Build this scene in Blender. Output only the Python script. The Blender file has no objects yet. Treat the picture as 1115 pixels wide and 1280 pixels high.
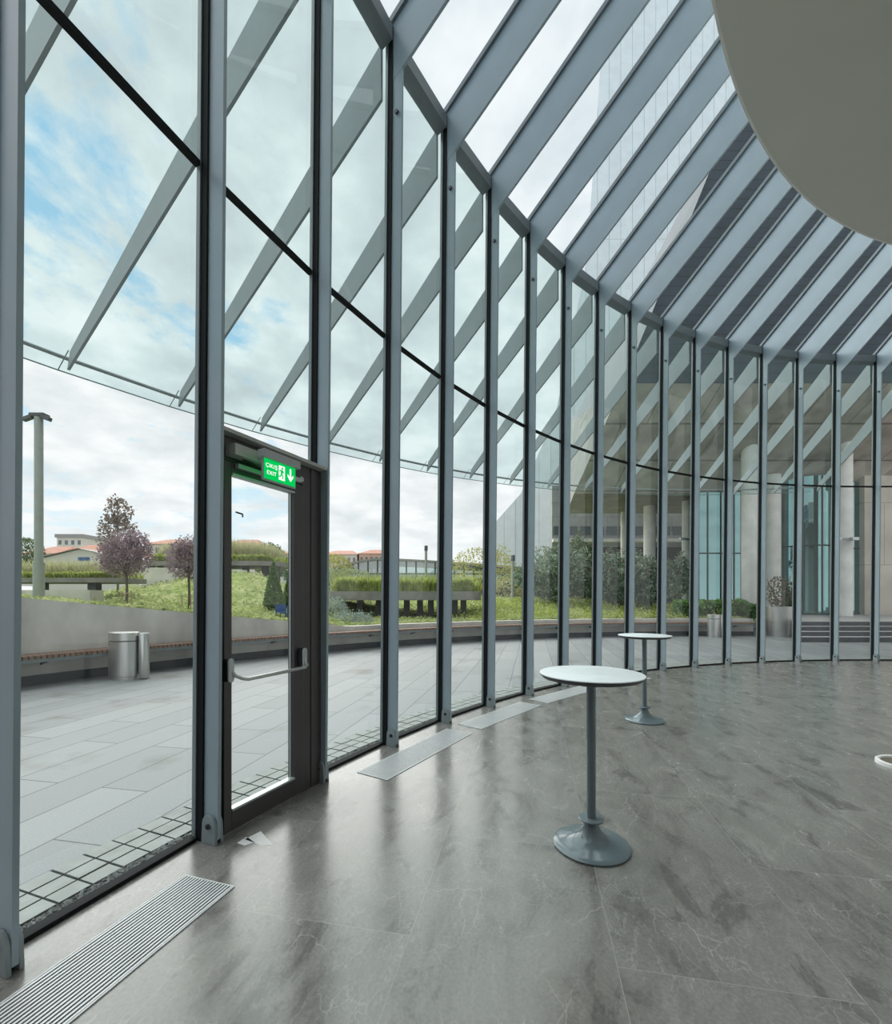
import bpy, math, random
from mathutils import Vector, Matrix, noise
R_ = random.Random(7)
COL = bpy.context.scene.collection
PI = math.pi
# ------------------------------------------------------------------ camera calibration (image 1115 x 1280)
F, CX, HY, EYE = 552.8, 557.2, 747.5, 1.58
def at(x, y, Y):
    return Vector(((x - CX) / F * Y, Y, EYE + (HY - y) / F * Y))
def gx(x, Y): return (x - CX) / F * Y
def gz(y, Y): return EYE + (HY - y) / F * Y
# ring of the hall
C = Vector((10.738, -2.152, 0))
P0, DP = 2.9111, -0.0791
RK, ZK, SL, DEP = 13.10, 7.163, 0.592, 0.60
RG = 13.37
LEAN = 0.0109                       # the posts lean in by 11 mm per metre
def rg(z): return RG - LEAN * z
ZT = 4.39
def phi(k): return P0 + DP * k
def pol(r, a, z=0.0): return Vector((C.x + r * math.cos(a), C.y + r * math.sin(a), z))
def rlow(r): return ZK - SL * (r - RK)
def reave(k): return 17.70 - 0.058 * k

# ------------------------------------------------------------------ mesh builder
class MB:
    def __init__(s): s.v = []; s.f = []; s.uv = None
    def add(s, vs, fs):
        o = len(s.v); s.v += [tuple(v) for v in vs]; s.f += [tuple(i + o for i in f) for f in fs]; return s
    def box(s, x0, x1, y0, y1, z0, z1, M=None):
        vs = [Vector((x, y, z)) for z in (z0, z1) for y in (y0, y1) for x in (x0, x1)]
        if M is not None: vs = [M @ v for v in vs]
        return s.add(vs, [(0, 2, 3, 1), (4, 5, 7, 6), (0, 1, 5, 4), (2, 6, 7, 3), (0, 4, 6, 2), (1, 3, 7, 5)])
    def prism(s, poly, y0, y1):           # polygon in xz, extruded along y
        n = len(poly)
        vs = [Vector((x, y0, z)) for x, z in poly] + [Vector((x, y1, z)) for x, z in poly]
        return s.add(vs, [tuple(range(n)), tuple(range(2 * n - 1, n - 1, -1))] + [(i, i + n, (i + 1) % n + n, (i + 1) % n) for i in range(n)])
    def slab(s, poly, z0, z1):            # polygon in xy, extruded along z (z0, z1 numbers)
        n = len(poly)
        vs = [Vector((x, y, z0)) for x, y in poly] + [Vector((x, y, z1)) for x, y in poly]
        return s.add(vs, [tuple(range(n - 1, -1, -1)), tuple(range(n, 2 * n))] + [(i, (i + 1) % n, (i + 1) % n + n, i + n) for i in range(n)])
    def lathe(s, prof, n=32, M=None):
        vs = []
        for r, z in prof:
            for i in range(n):
                a = 2 * PI * i / n; vs.append(Vector((r * math.cos(a), r * math.sin(a), z)))
        fs = []
        for j in range(len(prof) - 1):
            for i in range(n):
                fs.append((j * n + i, j * n + (i + 1) % n, (j + 1) * n + (i + 1) % n, (j + 1) * n + i))
        if prof[0][0] > 0: fs.append(tuple(range(n - 1, -1, -1)))
        if prof[-1][0] > 0: fs.append(tuple((len(prof) - 1) * n + i for i in range(n)))
        if M is not None: vs = [M @ v for v in vs]
        return s.add(vs, fs)
    def tube(s, pts, r, n=10):
        pts = [Vector(p) for p in pts]; rings = []
        up = Vector((0.13, 0.21, 0.97))
        for i, p in enumerate(pts):
            d = (pts[min(i + 1, len(pts) - 1)] - pts[max(i - 1, 0)]).normalized()
            a = d.cross(up)
            if a.length < .05: a = d.cross(Vector((1, 0, 0)))
            a.normalize(); b = d.cross(a)
            rr = r[i] if isinstance(r, (list, tuple)) else r
            rings.append([p + (a * math.cos(2 * PI * j / n) + b * math.sin(2 * PI * j / n)) * rr for j in range(n)])
        vs = [v for q in rings for v in q]; fs = []
        for i in range(len(pts) - 1):
            for j in range(n):
                fs.append((i * n + j, i * n + (j + 1) % n, (i + 1) * n + (j + 1) % n, (i + 1) * n + j))
        fs += [tuple(range(n - 1, -1, -1)), tuple((len(pts) - 1) * n + j for j in range(n))]
        return s.add(vs, fs)
    def ringsec(s, prof_fn, a0, a1, n):   # sweep a closed (r, z) profile round the hall's centre; prof_fn(angle) -> list of (r, z)
        m = None; vs = []
        for i in range(n + 1):
            a = a0 + (a1 - a0) * i / n; pr = prof_fn(a); m = len(pr)
            vs += [pol(r, a, z) for r, z in pr]
        fs = [(i * m + j, i * m + (j + 1) % m, (i + 1) * m + (j + 1) % m, (i + 1) * m + j) for i in range(n) for j in range(m)]
        fs += [tuple(range(m)), tuple(n * m + j for j in range(m - 1, -1, -1))]
        return s.add(vs, fs)
    def leaf(s, p, size, rng, up=0.0, asp=0.5):
        d = Vector((rng.gauss(0, 1), rng.gauss(0, 1), rng.gauss(0, 1) + up)).normalized()
        e = d.cross(Vector((rng.gauss(0, 1), rng.gauss(0, 1), rng.gauss(0, 1)))).normalized()
        d *= size; e *= size * asp * .5
        return s.add([p - d * .5, p + e, p + d * .5, p - e], [(0, 1, 2, 3)])
    def blade(s, p, h, lean, w, rng):
        a = rng.uniform(0, 2 * PI); d = Vector((math.cos(a), math.sin(a), 0)); t = Vector((-d.y, d.x, 0)) * w * .5
        m = p + d * lean * .3 + Vector((0, 0, h * .65)); e = p + d * lean + Vector((0, 0, h * (1.0 if lean < h * .5 else .75)))
        return s.add([p - t, p + t, m + t * .8, m - t * .8, e], [(0, 1, 2, 3), (3, 2, 4)])
    def build(s, name, mat, parent=None, smooth=False, bevel=0, loc=None):
        me = bpy.data.meshes.new(name); me.from_pydata(s.v, [], s.f); me.validate(); me.update()
        o = bpy.data.objects.new(name, me); COL.objects.link(o)
        if mat: me.materials.append(mat)
        if parent: o.parent = parent
        if smooth:
            for p in me.polygons: p.use_smooth = True
            me.set_sharp_from_angle(angle=math.radians(40))
        if bevel:
            b = o.modifiers.new('bevel', 'BEVEL'); b.width = bevel; b.segments = 2; b.limit_method = 'ANGLE'
        if loc is not None: o.location = loc
        return o

def tag(o, label=None, cat=None, group=None, kind=None):
    if label: o['label'] = label
    if cat: o['category'] = cat
    if group: o['group'] = group
    if kind: o['kind'] = kind
    return o
def empty(name, loc=(0, 0, 0), rz=0, label=None, cat=None, group=None, kind=None):
    o = bpy.data.objects.new(name, None); COL.objects.link(o); o.location = loc; o.rotation_euler = (0, 0, rz)
    o.empty_display_size = .1
    return tag(o, label, cat, group, kind)
def copy_tree(o, parent=None):
    kids = list(o.children)
    c = o.copy(); COL.objects.link(c)
    if parent: c.parent = parent
    for ch in kids: copy_tree(ch, c)
    return c

# ------------------------------------------------------------------ materials
def newmat(name):
    m = bpy.data.materials.new(name); m.use_nodes = True; nt = m.node_tree; nt.nodes.clear()
    out = nt.nodes.new('ShaderNodeOutputMaterial'); return m, nt, out
def N(nt, t, **kw):
    n = nt.nodes.new(t)
    for k, v in kw.items():
        if k.startswith('i_'):
            n.inputs[k[2:].replace('_', ' ')].default_value = v
        else: setattr(n, k, v)
    return n
def rgba(c): return (c[0], c[1], c[2], 1)
def ramp(nt, pts, src):
    r = nt.nodes.new('ShaderNodeValToRGB'); e = r.color_ramp.elements
    while len(e) < len(pts): e.new(.5)
    for q, (p, c) in zip(e, pts): q.position = p; q.color = rgba(c) if hasattr(c, '__len__') else (c, c, c, 1)
    nt.links.new(src, r.inputs[0]); return r.outputs[0]
def mat(name, col, rough=.5, metal=0.0, var=.06, scale=6.0, spec=.5, bump=0, stretch=(1, 1, 1), aniso=0):
    m, nt, out = newmat(name); L = nt.links.new
    b = N(nt, 'ShaderNodeBsdfPrincipled'); b.inputs['Roughness'].default_value = rough; b.inputs['Metallic'].default_value = metal
    b.inputs['Specular IOR Level'].default_value = spec
    tc = N(nt, 'ShaderNodeTexCoord'); mp = N(nt, 'ShaderNodeMapping'); mp.inputs['Scale'].default_value = stretch
    L(tc.outputs['Object'], mp.inputs[0])
    nz = N(nt, 'ShaderNodeTexNoise'); nz.inputs['Scale'].default_value = scale; nz.inputs['Detail'].default_value = 5
    L(mp.outputs[0], nz.inputs['Vector'])
    c = ramp(nt, [(.3, [max(0, x * (1 - var)) for x in col]), (.7, [min(1, x * (1 + var)) for x in col])], nz.outputs[0])
    L(c, b.inputs['Base Color'])
    if bump:
        bp = N(nt, 'ShaderNodeBump'); bp.inputs['Strength'].default_value = bump; bp.inputs['Distance'].default_value = .02
        L(nz.outputs[0], bp.inputs['Height']); L(bp.outputs[0], b.inputs['Normal'])
    L(b.outputs[0], out.inputs[0]); return m
def leafmat(name, cols, scale=3.0, trans=.25):
    m, nt, out = newmat(name); L = nt.links.new
    g = N(nt, 'ShaderNodeNewGeometry')
    nz = N(nt, 'ShaderNodeTexNoise'); nz.inputs['Scale'].default_value = scale; nz.inputs['Detail'].default_value = 6; nz.inputs['Roughness'].default_value = .75
    L(g.outputs['Position'], nz.inputs['Vector'])
    n = len(cols); c = ramp(nt, [(.3 + .4 * i / (n - 1), q) for i, q in enumerate(cols)], nz.outputs[0])
    d = N(nt, 'ShaderNodeBsdfDiffuse'); t = N(nt, 'ShaderNodeBsdfTranslucent'); mx = N(nt, 'ShaderNodeMixShader'); mx.inputs[0].default_value = trans
    L(c, d.inputs[0]); L(c, t.inputs[0]); L(d.outputs[0], mx.inputs[1]); L(t.outputs[0], mx.inputs[2]); L(mx.outputs[0], out.inputs[0]); return m
def glass(name, tint, base=.05, top=.85, power=4.0, rough=0.0, body=None):
    m, nt, out = newmat(name); L = nt.links.new
    t = N(nt, 'ShaderNodeBsdfTransparent'); t.inputs[0].default_value = rgba(tint)
    g = N(nt, 'ShaderNodeBsdfGlossy'); g.inputs['Roughness'].default_value = rough; g.inputs[0].default_value = (.93, .97, .97, 1)
    lw = N(nt, 'ShaderNodeLayerWeight'); lw.inputs[0].default_value = .5
    p = N(nt, 'ShaderNodeMath', operation='POWER'); p.inputs[1].default_value = power; L(lw.outputs['Facing'], p.inputs[0])
    a = N(nt, 'ShaderNodeMath', operation='MULTIPLY_ADD'); a.inputs[1].default_value = top; a.inputs[2].default_value = base; L(p.outputs[0], a.inputs[0])
    mx = N(nt, 'ShaderNodeMixShader'); L(a.outputs[0], mx.inputs[0])
    src = t.outputs[0]
    if body:
        d = N(nt, 'ShaderNodeBsdfTranslucent'); d.inputs[0].default_value = rgba(body[0])
        m2 = N(nt, 'ShaderNodeMixShader'); m2.inputs[0].default_value = body[1]; L(t.outputs[0], m2.inputs[1]); L(d.outputs[0], m2.inputs[2]); src = m2.outputs[0]
    L(src, mx.inputs[1]); L(g.outputs[0], mx.inputs[2]); L(mx.outputs[0], out.inputs[0]); return m
def emit(name, col, s):
    m, nt, out = newmat(name); e = N(nt, 'ShaderNodeEmission'); e.inputs[0].default_value = rgba(col); e.inputs[1].default_value = s
    nt.links.new(e.outputs[0], out.inputs[0]); return m
def strip_coords(nt, ang, off):
    """floor-plane coordinates: x along the joints, y across them"""
    L = nt.links.new
    g = N(nt, 'ShaderNodeNewGeometry'); mp = N(nt, 'ShaderNodeMapping', vector_type='POINT')
    mp.inputs['Rotation'].default_value = (0, 0, ang); mp.inputs['Location'].default_value = off
    L(g.outputs['Position'], mp.inputs[0]); return mp.outputs[0]
def marble():
    m, nt, out = newmat('marble_floor'); L = nt.links.new
    b = N(nt, 'ShaderNodeBsdfPrincipled')
    v = strip_coords(nt, -math.radians(79), (-.2, .36, 0))
    br = N(nt, 'ShaderNodeTexBrick', offset=.5); br.inputs['Scale'].default_value = 1; br.inputs['Brick Width'].default_value = 1.8
    br.inputs['Row Height'].default_value = .92; br.inputs['Mortar Size'].default_value = .0022; br.inputs['Mortar Smooth'].default_value = .3
    br.inputs['Color1'].default_value = (.0, .0, .0, 1); br.inputs['Color2'].default_value = (1, 1, 1, 1); br.inputs['Mortar'].default_value = (.5, .5, .5, 1)
    L(v, br.inputs['Vector'])
    # every slab has its own veining: shift the pattern by the slab's random tone
    add = N(nt, 'ShaderNodeVectorMath', operation='MULTIPLY_ADD'); add.inputs[1].default_value = (9, 17, 5)
    L(br.outputs['Color'], add.inputs[0]); L(v, add.inputs[2])
    rot = N(nt, 'ShaderNodeMapping'); rot.inputs['Rotation'].default_value = (0, 0, math.radians(38)); rot.inputs['Scale'].default_value = (.85, 1.7, 1); L(add.outputs[0], rot.inputs[0])
    n1 = N(nt, 'ShaderNodeTexNoise'); n1.inputs['Scale'].default_value = 1.9; n1.inputs['Detail'].default_value = 9; n1.inputs['Roughness'].default_value = .62; n1.inputs['Distortion'].default_value = 1.1
    L(rot.outputs[0], n1.inputs['Vector'])
    base = ramp(nt, [(.28, (.125, .118, .110)), (.41, (.192, .183, .170)), (.52, (.226, .216, .202)), (.64, (.246, .236, .221)), (.76, (.32, .31, .292))], n1.outputs[0])
    fine = N(nt, 'ShaderNodeTexNoise'); fine.inputs['Scale'].default_value = 60; fine.inputs['Detail'].default_value = 4; L(v, fine.inputs['Vector'])
    fr = ramp(nt, [(.3, .86), (.7, 1.12)], fine.outputs[0])
    mul = N(nt, 'ShaderNodeMix', data_type='RGBA', blend_type='MULTIPLY'); mul.inputs['Factor'].default_value = 1; L(base, mul.inputs['A']); L(fr, mul.inputs['B'])
    # pale veins
    n2 = N(nt, 'ShaderNodeTexNoise'); n2.inputs['Scale'].default_value = 3.2; n2.inputs['Detail'].default_value = 7; n2.inputs['Distortion'].default_value = .35; n2.inputs['Roughness'].default_value = .6; L(rot.outputs[0], n2.inputs['Vector'])
    vein = ramp(nt, [(.491, 0), (.4985, .6), (.506, 0)], n2.outputs[0])
    n3 = N(nt, 'ShaderNodeTexNoise'); n3.inputs['Scale'].default_value = 1.2; L(add.outputs[0], n3.inputs['Vector'])
    vm = ramp(nt, [(.36, 0), (.58, 1)], n3.outputs[0])
    vv = N(nt, 'ShaderNodeMath', operation='MULTIPLY'); L(vein, vv.inputs[0]); L(vm, vv.inputs[1])
    mv = N(nt, 'ShaderNodeMix', data_type='RGBA'); L(vv.outputs[0], mv.inputs['Factor']); L(mul.outputs['Result'], mv.inputs['A']); mv.inputs['B'].default_value = (.40, .39, .37, 1)
    # fine crack network
    wob = N(nt, 'ShaderNodeTexNoise'); wob.inputs['Scale'].default_value = 5; wob.inputs['Detail'].default_value = 4; L(add.outputs[0], wob.inputs['Vector'])
    wv = N(nt, 'ShaderNodeVectorMath', operation='MULTIPLY_ADD'); wv.inputs[1].default_value = (.22, .22, .22); L(wob.outputs['Color'], wv.inputs[0]); L(rot.outputs[0], wv.inputs[2])
    last = mv.outputs['Result']
    for sc_, th, amt, lo in ((2.6, .012, .75, .50), (7.5, .03, .55, .52)):
        vo = N(nt, 'ShaderNodeTexVoronoi', feature='DISTANCE_TO_EDGE'); vo.inputs['Scale'].default_value = sc_; L(wv.outputs[0], vo.inputs['Vector'])
        cr = ramp(nt, [(0, amt), (th, 0)], vo.outputs['Distance'])
        nm = N(nt, 'ShaderNodeTexNoise'); nm.inputs['Scale'].default_value = 1.7 + sc_ * .2; nm.inputs['Detail'].default_value = 3; L(add.outputs[0], nm.inputs['Vector'])
        mk = ramp(nt, [(lo, 0), (lo + .14, 1)], nm.outputs[0])
        pr = N(nt, 'ShaderNodeMath', operation='MULTIPLY'); L(cr, pr.inputs[0]); L(mk, pr.inputs[1])
        mc = N(nt, 'ShaderNodeMix', data_type='RGBA'); L(pr.outputs[0], mc.inputs['Factor']); L(last, mc.inputs['A']); mc.inputs['B'].default_value = (.40, .385, .36, 1); last = mc.outputs['Result']
    # dark bruised patches
    dn = N(nt, 'ShaderNodeTexNoise'); dn.inputs['Scale'].default_value = 2.1; dn.inputs['Detail'].default_value = 10; dn.inputs['Roughness'].default_value = .7; dn.inputs['Distortion'].default_value = .5; L(rot.outputs[0], dn.inputs['Vector'])
    dm = ramp(nt, [(.56, 0), (.63, .55)], dn.outputs[0])
    md = N(nt, 'ShaderNodeMix', data_type='RGBA'); L(dm, md.inputs['Factor']); L(last, md.inputs['A']); md.inputs['B'].default_value = (.075, .071, .070, 1)
    mv = md
    mj = N(nt, 'ShaderNodeMix', data_type='RGBA'); L(br.outputs['Fac'], mj.inputs['Factor']); L(mv.outputs['Result'], mj.inputs['A']); mj.inputs['B'].default_value = (.30, .29, .275, 1)
    L(mj.outputs['Result'], b.inputs['Base Color'])
    b.inputs['Specular IOR Level'].default_value = .75; rr = ramp(nt, [(.3, .17), (.7, .30)], n1.outputs[0]); L(rr, b.inputs['Roughness'])
    bp = N(nt, 'ShaderNodeBump'); bp.inputs['Strength'].default_value = .05; bp.inputs['Distance'].default_value = .01; L(fine.outputs[0], bp.inputs['Height']); L(bp.outputs[0], b.inputs['Normal'])
    L(b.outputs[0], out.inputs[0]); return m
def pavers():
    m, nt, out = newmat('granite_pavers'); L = nt.links.new
    b = N(nt, 'ShaderNodeBsdfPrincipled'); b.inputs['Roughness'].default_value = .55
    v = strip_coords(nt, -math.radians(79), (.3, 0.05, 0))
    br = N(nt, 'ShaderNodeTexBrick', offset=.43); br.inputs['Scale'].default_value = 1; br.inputs['Brick Width'].default_value = 1.7
    br.inputs['Row Height'].default_value = .45; br.inputs['Mortar Size'].default_value = .006; br.inputs['Mortar Smooth'].default_value = .2
    br.inputs['Color1'].default_value = (.205, .219, .225, 1); br.inputs['Color2'].default_value = (.26, .275, .28, 1); br.inputs['Mortar'].default_value = (.045, .048, .05, 1)
    L(v, br.inputs['Vector'])
    n1 = N(nt, 'ShaderNodeTexNoise'); n1.inputs['Scale'].default_value = .9; n1.inputs['Detail'].default_value = 6; L(v, n1.inputs['Vector'])
    st = ramp(nt, [(.60, (1, 1, 1)), (.72, (.66, .61, .55))], n1.outputs[0])
    n2 = N(nt, 'ShaderNodeTexNoise'); n2.inputs['Scale'].default_value = 90; L(v, n2.inputs['Vector'])
    gr = ramp(nt, [(.3, .88), (.7, 1.1)], n2.outputs[0])
    a = N(nt, 'ShaderNodeMix', data_type='RGBA', blend_type='MULTIPLY'); a.inputs['Factor'].default_value = 1; L(br.outputs['Color'], a.inputs['A']); L(st, a.inputs['B'])
    a2 = N(nt, 'ShaderNodeMix', data_type='RGBA', blend_type='MULTIPLY'); a2.inputs['Factor'].default_value = 1; L(a.outputs['Result'], a2.inputs['A']); L(gr, a2.inputs['B'])
    L(a2.outputs['Result'], b.inputs['Base Color']); L(b.outputs[0], out.inputs[0]); return m
def panelled(name, c1, c2, joint, w, h, axes, rough=.7, ms=.012, var=.15, spec=.3, metal=0.0, off=.5):
    """flat panels with joints; axes: which position components feed u, v"""
    m, nt, out = newmat(name); L = nt.links.new
    b = N(nt, 'ShaderNodeBsdfPrincipled'); b.inputs['Roughness'].default_value = rough; b.inputs['Specular IOR Level'].default_value = spec; b.inputs['Metallic'].default_value = metal
    g = N(nt, 'ShaderNodeNewGeometry'); sp = N(nt, 'ShaderNodeSeparateXYZ'); cb = N(nt, 'ShaderNodeCombineXYZ'); L(g.outputs['Position'], sp.inputs[0])
    L(sp.outputs[axes[0]], cb.inputs[0]); L(sp.outputs[axes[1]], cb.inputs[1])
    br = N(nt, 'ShaderNodeTexBrick', offset=off); br.inputs['Scale'].default_value = 1; br.inputs['Brick Width'].default_value = w; br.inputs['Row Height'].default_value = h
    br.inputs['Mortar Size'].default_value = ms; br.inputs['Color1'].default_value = rgba(c1); br.inputs['Color2'].default_value = rgba(c2); br.inputs['Mortar'].default_value = rgba(joint)
    L(cb.outputs[0], br.inputs['Vector'])
    nz = N(nt, 'ShaderNodeTexNoise'); nz.inputs['Scale'].default_value = .8; nz.inputs['Detail'].default_value = 8; L(g.outputs['Position'], nz.inputs['Vector'])
    r = ramp(nt, [(.3, 1 - var), (.7, 1 + var)], nz.outputs[0])
    a = N(nt, 'ShaderNodeMix', data_type='RGBA', blend_type='MULTIPLY'); a.inputs['Factor'].default_value = 1; L(br.outputs['Color'], a.inputs['A']); L(r, a.inputs['B'])
    L(a.outputs['Result'], b.inputs['Base Color']); L(b.outputs[0], out.inputs[0]); return m

M = {}
M['fin'] = mat('painted_steel', (.35, .425, .475), .36, .0, .05, 3)
M['finout'] = mat('painted_steel_outside', (.27, .305, .31), .45, .0, .05, 3)
M['dark'] = mat('dark_gasket', (.014, .016, .017), .7, spec=.15)
M['cap'] = mat('glazing_profile', (.22, .25, .26), .35, .2)
M['bar'] = mat('roof_bar', (.17, .20, .215), .45)
M['rail'] = mat('eaves_rail', (.22, .25, .265), .5)
M['clevis'] = mat('clevis_steel', (.30, .34, .355), .42)
M['bolt'] = mat('bolt_steel', (.10, .10, .11), .35, .7)
M['glass'] = glass('wall_glass', (.93, .965, .96), .035, .75, 4.5)
M['roofglass'] = glass('roof_glass', (.84, .905, .935), .03, .6, 5)
M['canopy'] = glass('canopy_glass', (.77, .87, .87), .03, .5, 5, body=((.78, .88, .88), .012))
M['edge'] = mat('glass_edge', (.16, .23, .23), .3)
M['marble'] = marble()
M['pavers'] = pavers()
M['bronze'] = mat('bronze_aluminium', (.085, .08, .079), .38, .3)
M['bronze2'] = mat('head_plate_grey', (.46, .455, .43), .45)
M['bead'] = mat('aluminium_bead', (.5, .53, .53), .35, .4)
M['steel'] = mat('brushed_steel', (.62, .62, .60), .34, .9, .08, 30, stretch=(1, 1, .05))
M['alu'] = mat('grille_aluminium', (.72, .735, .75), .4, 0)
M['black'] = mat('black', (.01, .01, .011), .6)
M['tabletop'] = mat('table_laminate', (.86, .90, .92), .38)
M['tabledge'] = mat('table_edge', (.045, .047, .05), .45)
M['tablebase'] = mat('table_lacquer', (.17, .21, .232), .14, 0, .03)
M['ceiling'] = mat('ceiling_plaster', (.57, .56, .515), .8, 0, .03, .6)
M['core'] = mat('core_plaster', (.55, .545, .53), .8, 0, .03, .6)
M['rear'] = mat('shade_wall_plaster', (.36, .355, .345), .8, 0, .05, .6)
M['rim'] = mat('ceiling_rim', (.75, .72, .72), .6)
M['concrete'] = mat('board_concrete', (.60, .585, .55), .8, 0, .2, 1.6, bump=.1, stretch=(1, 1, .5))
M['concrete2'] = mat('pale_concrete', (.74, .725, .69), .8, 0, .14, 1.2)
M['skirt'] = mat('dark_skirting', (.075, .08, .09), .5)
M['wood'] = mat('bench_wood', (.25, .165, .125), .6, 0, .2, 14)
M['cobble'] = mat('small_pavers', (.25, .265, .255), .6, 0, .18, 5)
M['stone'] = mat('gravel_stone', (.16, .165, .165), .7, 0, .6, 18)
M['trunk'] = mat('bark', (.15, .12, .10), .8, 0, .2, 20)
M['stake'] = mat('stake_wood', (.42, .30, .22), .8)
M['purple'] = leafmat('plum_leaves', [(.15, .115, .135), (.34, .26, .295), (.52, .42, .45)], 5)
M['bronzeleaf'] = leafmat('bronze_leaves', [(.16, .13, .12), (.29, .235, .215), (.42, .35, .32)], 5)
M['ground'] = leafmat('ground_cover_leaves', [(.19, .24, .09), (.35, .41, .18), (.52, .56, .30), (.60, .54, .40)], 1.6, .45)
M['soil'] = leafmat('planted_bank', [(.12, .16, .05), (.24, .30, .11), (.36, .40, .19), (.42, .34, .26)], 1.3, 0)
M['bright'] = leafmat('bright_grass', [(.20, .27, .07), (.44, .50, .16), (.66, .70, .32)], 4, .45)
M['feather'] = leafmat('feather_grass', [(.32, .34, .18), (.48, .48, .28), (.64, .60, .44)], 3, .45)
M['mound'] = leafmat('mound_green', [(.19, .24, .13), (.33, .39, .22), (.47, .52, .32)], 3, .45)
M['silver'] = leafmat('silver_leaves', [(.22, .28, .25), (.38, .45, .41), (.52, .58, .54)], 5)
M['conifer'] = leafmat('conifer_leaves', [(.08, .13, .045), (.17, .27, .10), (.30, .40, .17)], 7)
M['oleander'] = leafmat('oleander_leaves', [(.045, .085, .045), (.16, .235, .15), (.38, .45, .35), (.60, .66, .54)], 3.2, .2)
M['flower'] = leafmat('pink_flowers', [(.5, .2, .2), (.6, .3, .3)], 4)
M['ivy'] = leafmat('ivy_leaves', [(.04, .10, .03), (.16, .29, .09), (.36, .50, .18)], 8)
M['tree'] = leafmat('tree_leaves', [(.05, .09, .03), (.12, .18, .07), (.22, .28, .13)], 4)
M['yellow'] = leafmat('yellow_leaves', [(.30, .30, .07), (.48, .46, .13), (.6, .55, .2)], 4)
M['redplant'] = leafmat('red_tinged_leaves', [(.08, .11, .06), (.16, .16, .09), (.30, .14, .12)], 8)
M['tray'] = mat('planter_concrete', (.24, .235, .22), .8, 0, .15, 3)
M['trayleg'] = mat('planter_leg', (.06, .06, .062), .7)
M['pole'] = mat('pole_paint', (.32, .35, .33), .5)
M['camblack'] = mat('camera_housing', (.08, .085, .085), .5)
M['blue'] = mat('blue_plastic', (.06, .13, .28), .5)
M['housewall'] = mat('render_wall', (.62, .58, .52), .8, 0, .06, .3)
M['housepink'] = mat('render_wall_pink', (.62, .42, .34), .8, 0, .06, .3)
M['shedwall'] = mat('shed_wall', (.62, .60, .56), .8, 0, .05, .3)
M['tile'] = mat('roof_tiles', (.42, .20, .14), .8, 0, .15, 1)
M['greyroof'] = mat('grey_roof', (.30, .29, .29), .7)
M['win'] = mat('far_window', (.14, .16, .18), .25)
M['facade'] = glass('facade_glass', (.10, .20, .19), .42, .5, 3)
M['facade'].node_tree.nodes['Glossy BSDF'].inputs[0].default_value = (.50, .80, .80, 1)
M['paleglass'] = panelled('pale_glass_panels', (.72, .77, .79), (.75, .80, .82), (.46, .53, .56), 1.9, 60.0, (0, 2), .3, .05, .05, off=.0)
M['lowglass'] = glass('pavilion_glass', (.30, .42, .38), .30, .6, 3)
M['hull'] = panelled('hull_panels', (.40, .355, .305), (.49, .44, .385), (.21, .185, .16), 2.4, 1.1, (0, 2), .75, .025, .32)
M['flankwall'] = panelled('cast_wall', (.56, .51, .445), (.59, .54, .47), (.36, .33, .28), 6.0, 3.4, (0, 2), .8, .02, .14)
M['hulldark'] = panelled('dark_cladding', (.054, .068, .078), (.056, .070, .081), (.034, .040, .046), 60.0, .42, (0, 2), .55, .02, .15)
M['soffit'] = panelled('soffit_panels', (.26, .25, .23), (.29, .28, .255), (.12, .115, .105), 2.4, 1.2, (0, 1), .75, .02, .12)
M['plat'] = mat('platform_stone', (.42, .42, .41), .6, 0, .08, 2)
M['step'] = mat('step_stone', (.085, .09, .10), .55, 0, .15, 4)
M['green'] = emit('sign_green', (.0, .42, .08), 1.25)
M['white'] = emit('sign_white', (.95, 1, .96), 1.0)
M['signgrey'] = mat('sign_housing', (.42, .435, .44), .45)

# ------------------------------------------------------------------ THE HALL: floor, ceiling, back wall
mb = MB(); n = 128
mb.slab([(pol(13.36, 2 * PI * i / n).x, pol(13.36, 2 * PI * i / n).y) for i in range(n)], -.12, 0)
tag(mb.build('floor', M['marble']), kind='structure')
mb = MB().lathe([(0.0, 7.92), (10.44, 7.92), (10.44, 8.12), (9.95, 8.25), (9.85, 9.75), (0, 9.75)], 160)
o = tag(mb.build('ceiling', M['ceiling'], smooth=True, loc=C), kind='structure')
mb = MB().lathe([(10.40, 7.925), (10.47, 7.925), (10.47, 8.10), (10.40, 8.10)], 160)
mb.build('ceiling_rim', M['rim'], o, smooth=True)
mb = MB().lathe([(8.3, 0.0), (8.3, 7.93)], 96)
mb.f = mb.f[:-2]
tag(mb.build('wall_back', M['core'], smooth=True, loc=C), kind='structure')

m = MB(); a = 3.15; u = Vector((math.cos(a), math.sin(a), 0)); t = Vector((-u.y, u.x, 0))  # unseen wall added behind the camera to block light on the near posts
pp = [pol(8.3, a), pol(13.25, a), pol(13.25, a) + t * .3, pol(8.3, a) + t * .3]
m.slab([(p.x, p.y) for p in pp], 0, 7.9); tag(m.build('shade_wall_rear', M['rear']), kind='structure')

m = MB(); m.ringsec(lambda a: [(13.1, 0), (13.4, 0), (13.4, 7.9), (13.1, 7.9)], 2.858, 3.16, 16); tag(m.build('shade_wall_left', M['rear']), kind='structure')  # unseen solid wall added past the first rib to darken its face

def gpt(x, y): Y = F * EYE / (y - HY); return (gx(x, Y), Y, .0006)
m = MB()
for q in ([(296, 1054), (308, 1046), (318, 1053), (306, 1057)], [(306, 1049), (326, 1039), (341, 1056), (327, 1057)]): m.add([gpt(*p) for p in reversed(q)], [(0, 1, 2, 3)])
m.build('pale_stone_chip', M['rim'], bpy.data.objects['floor'])

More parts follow.
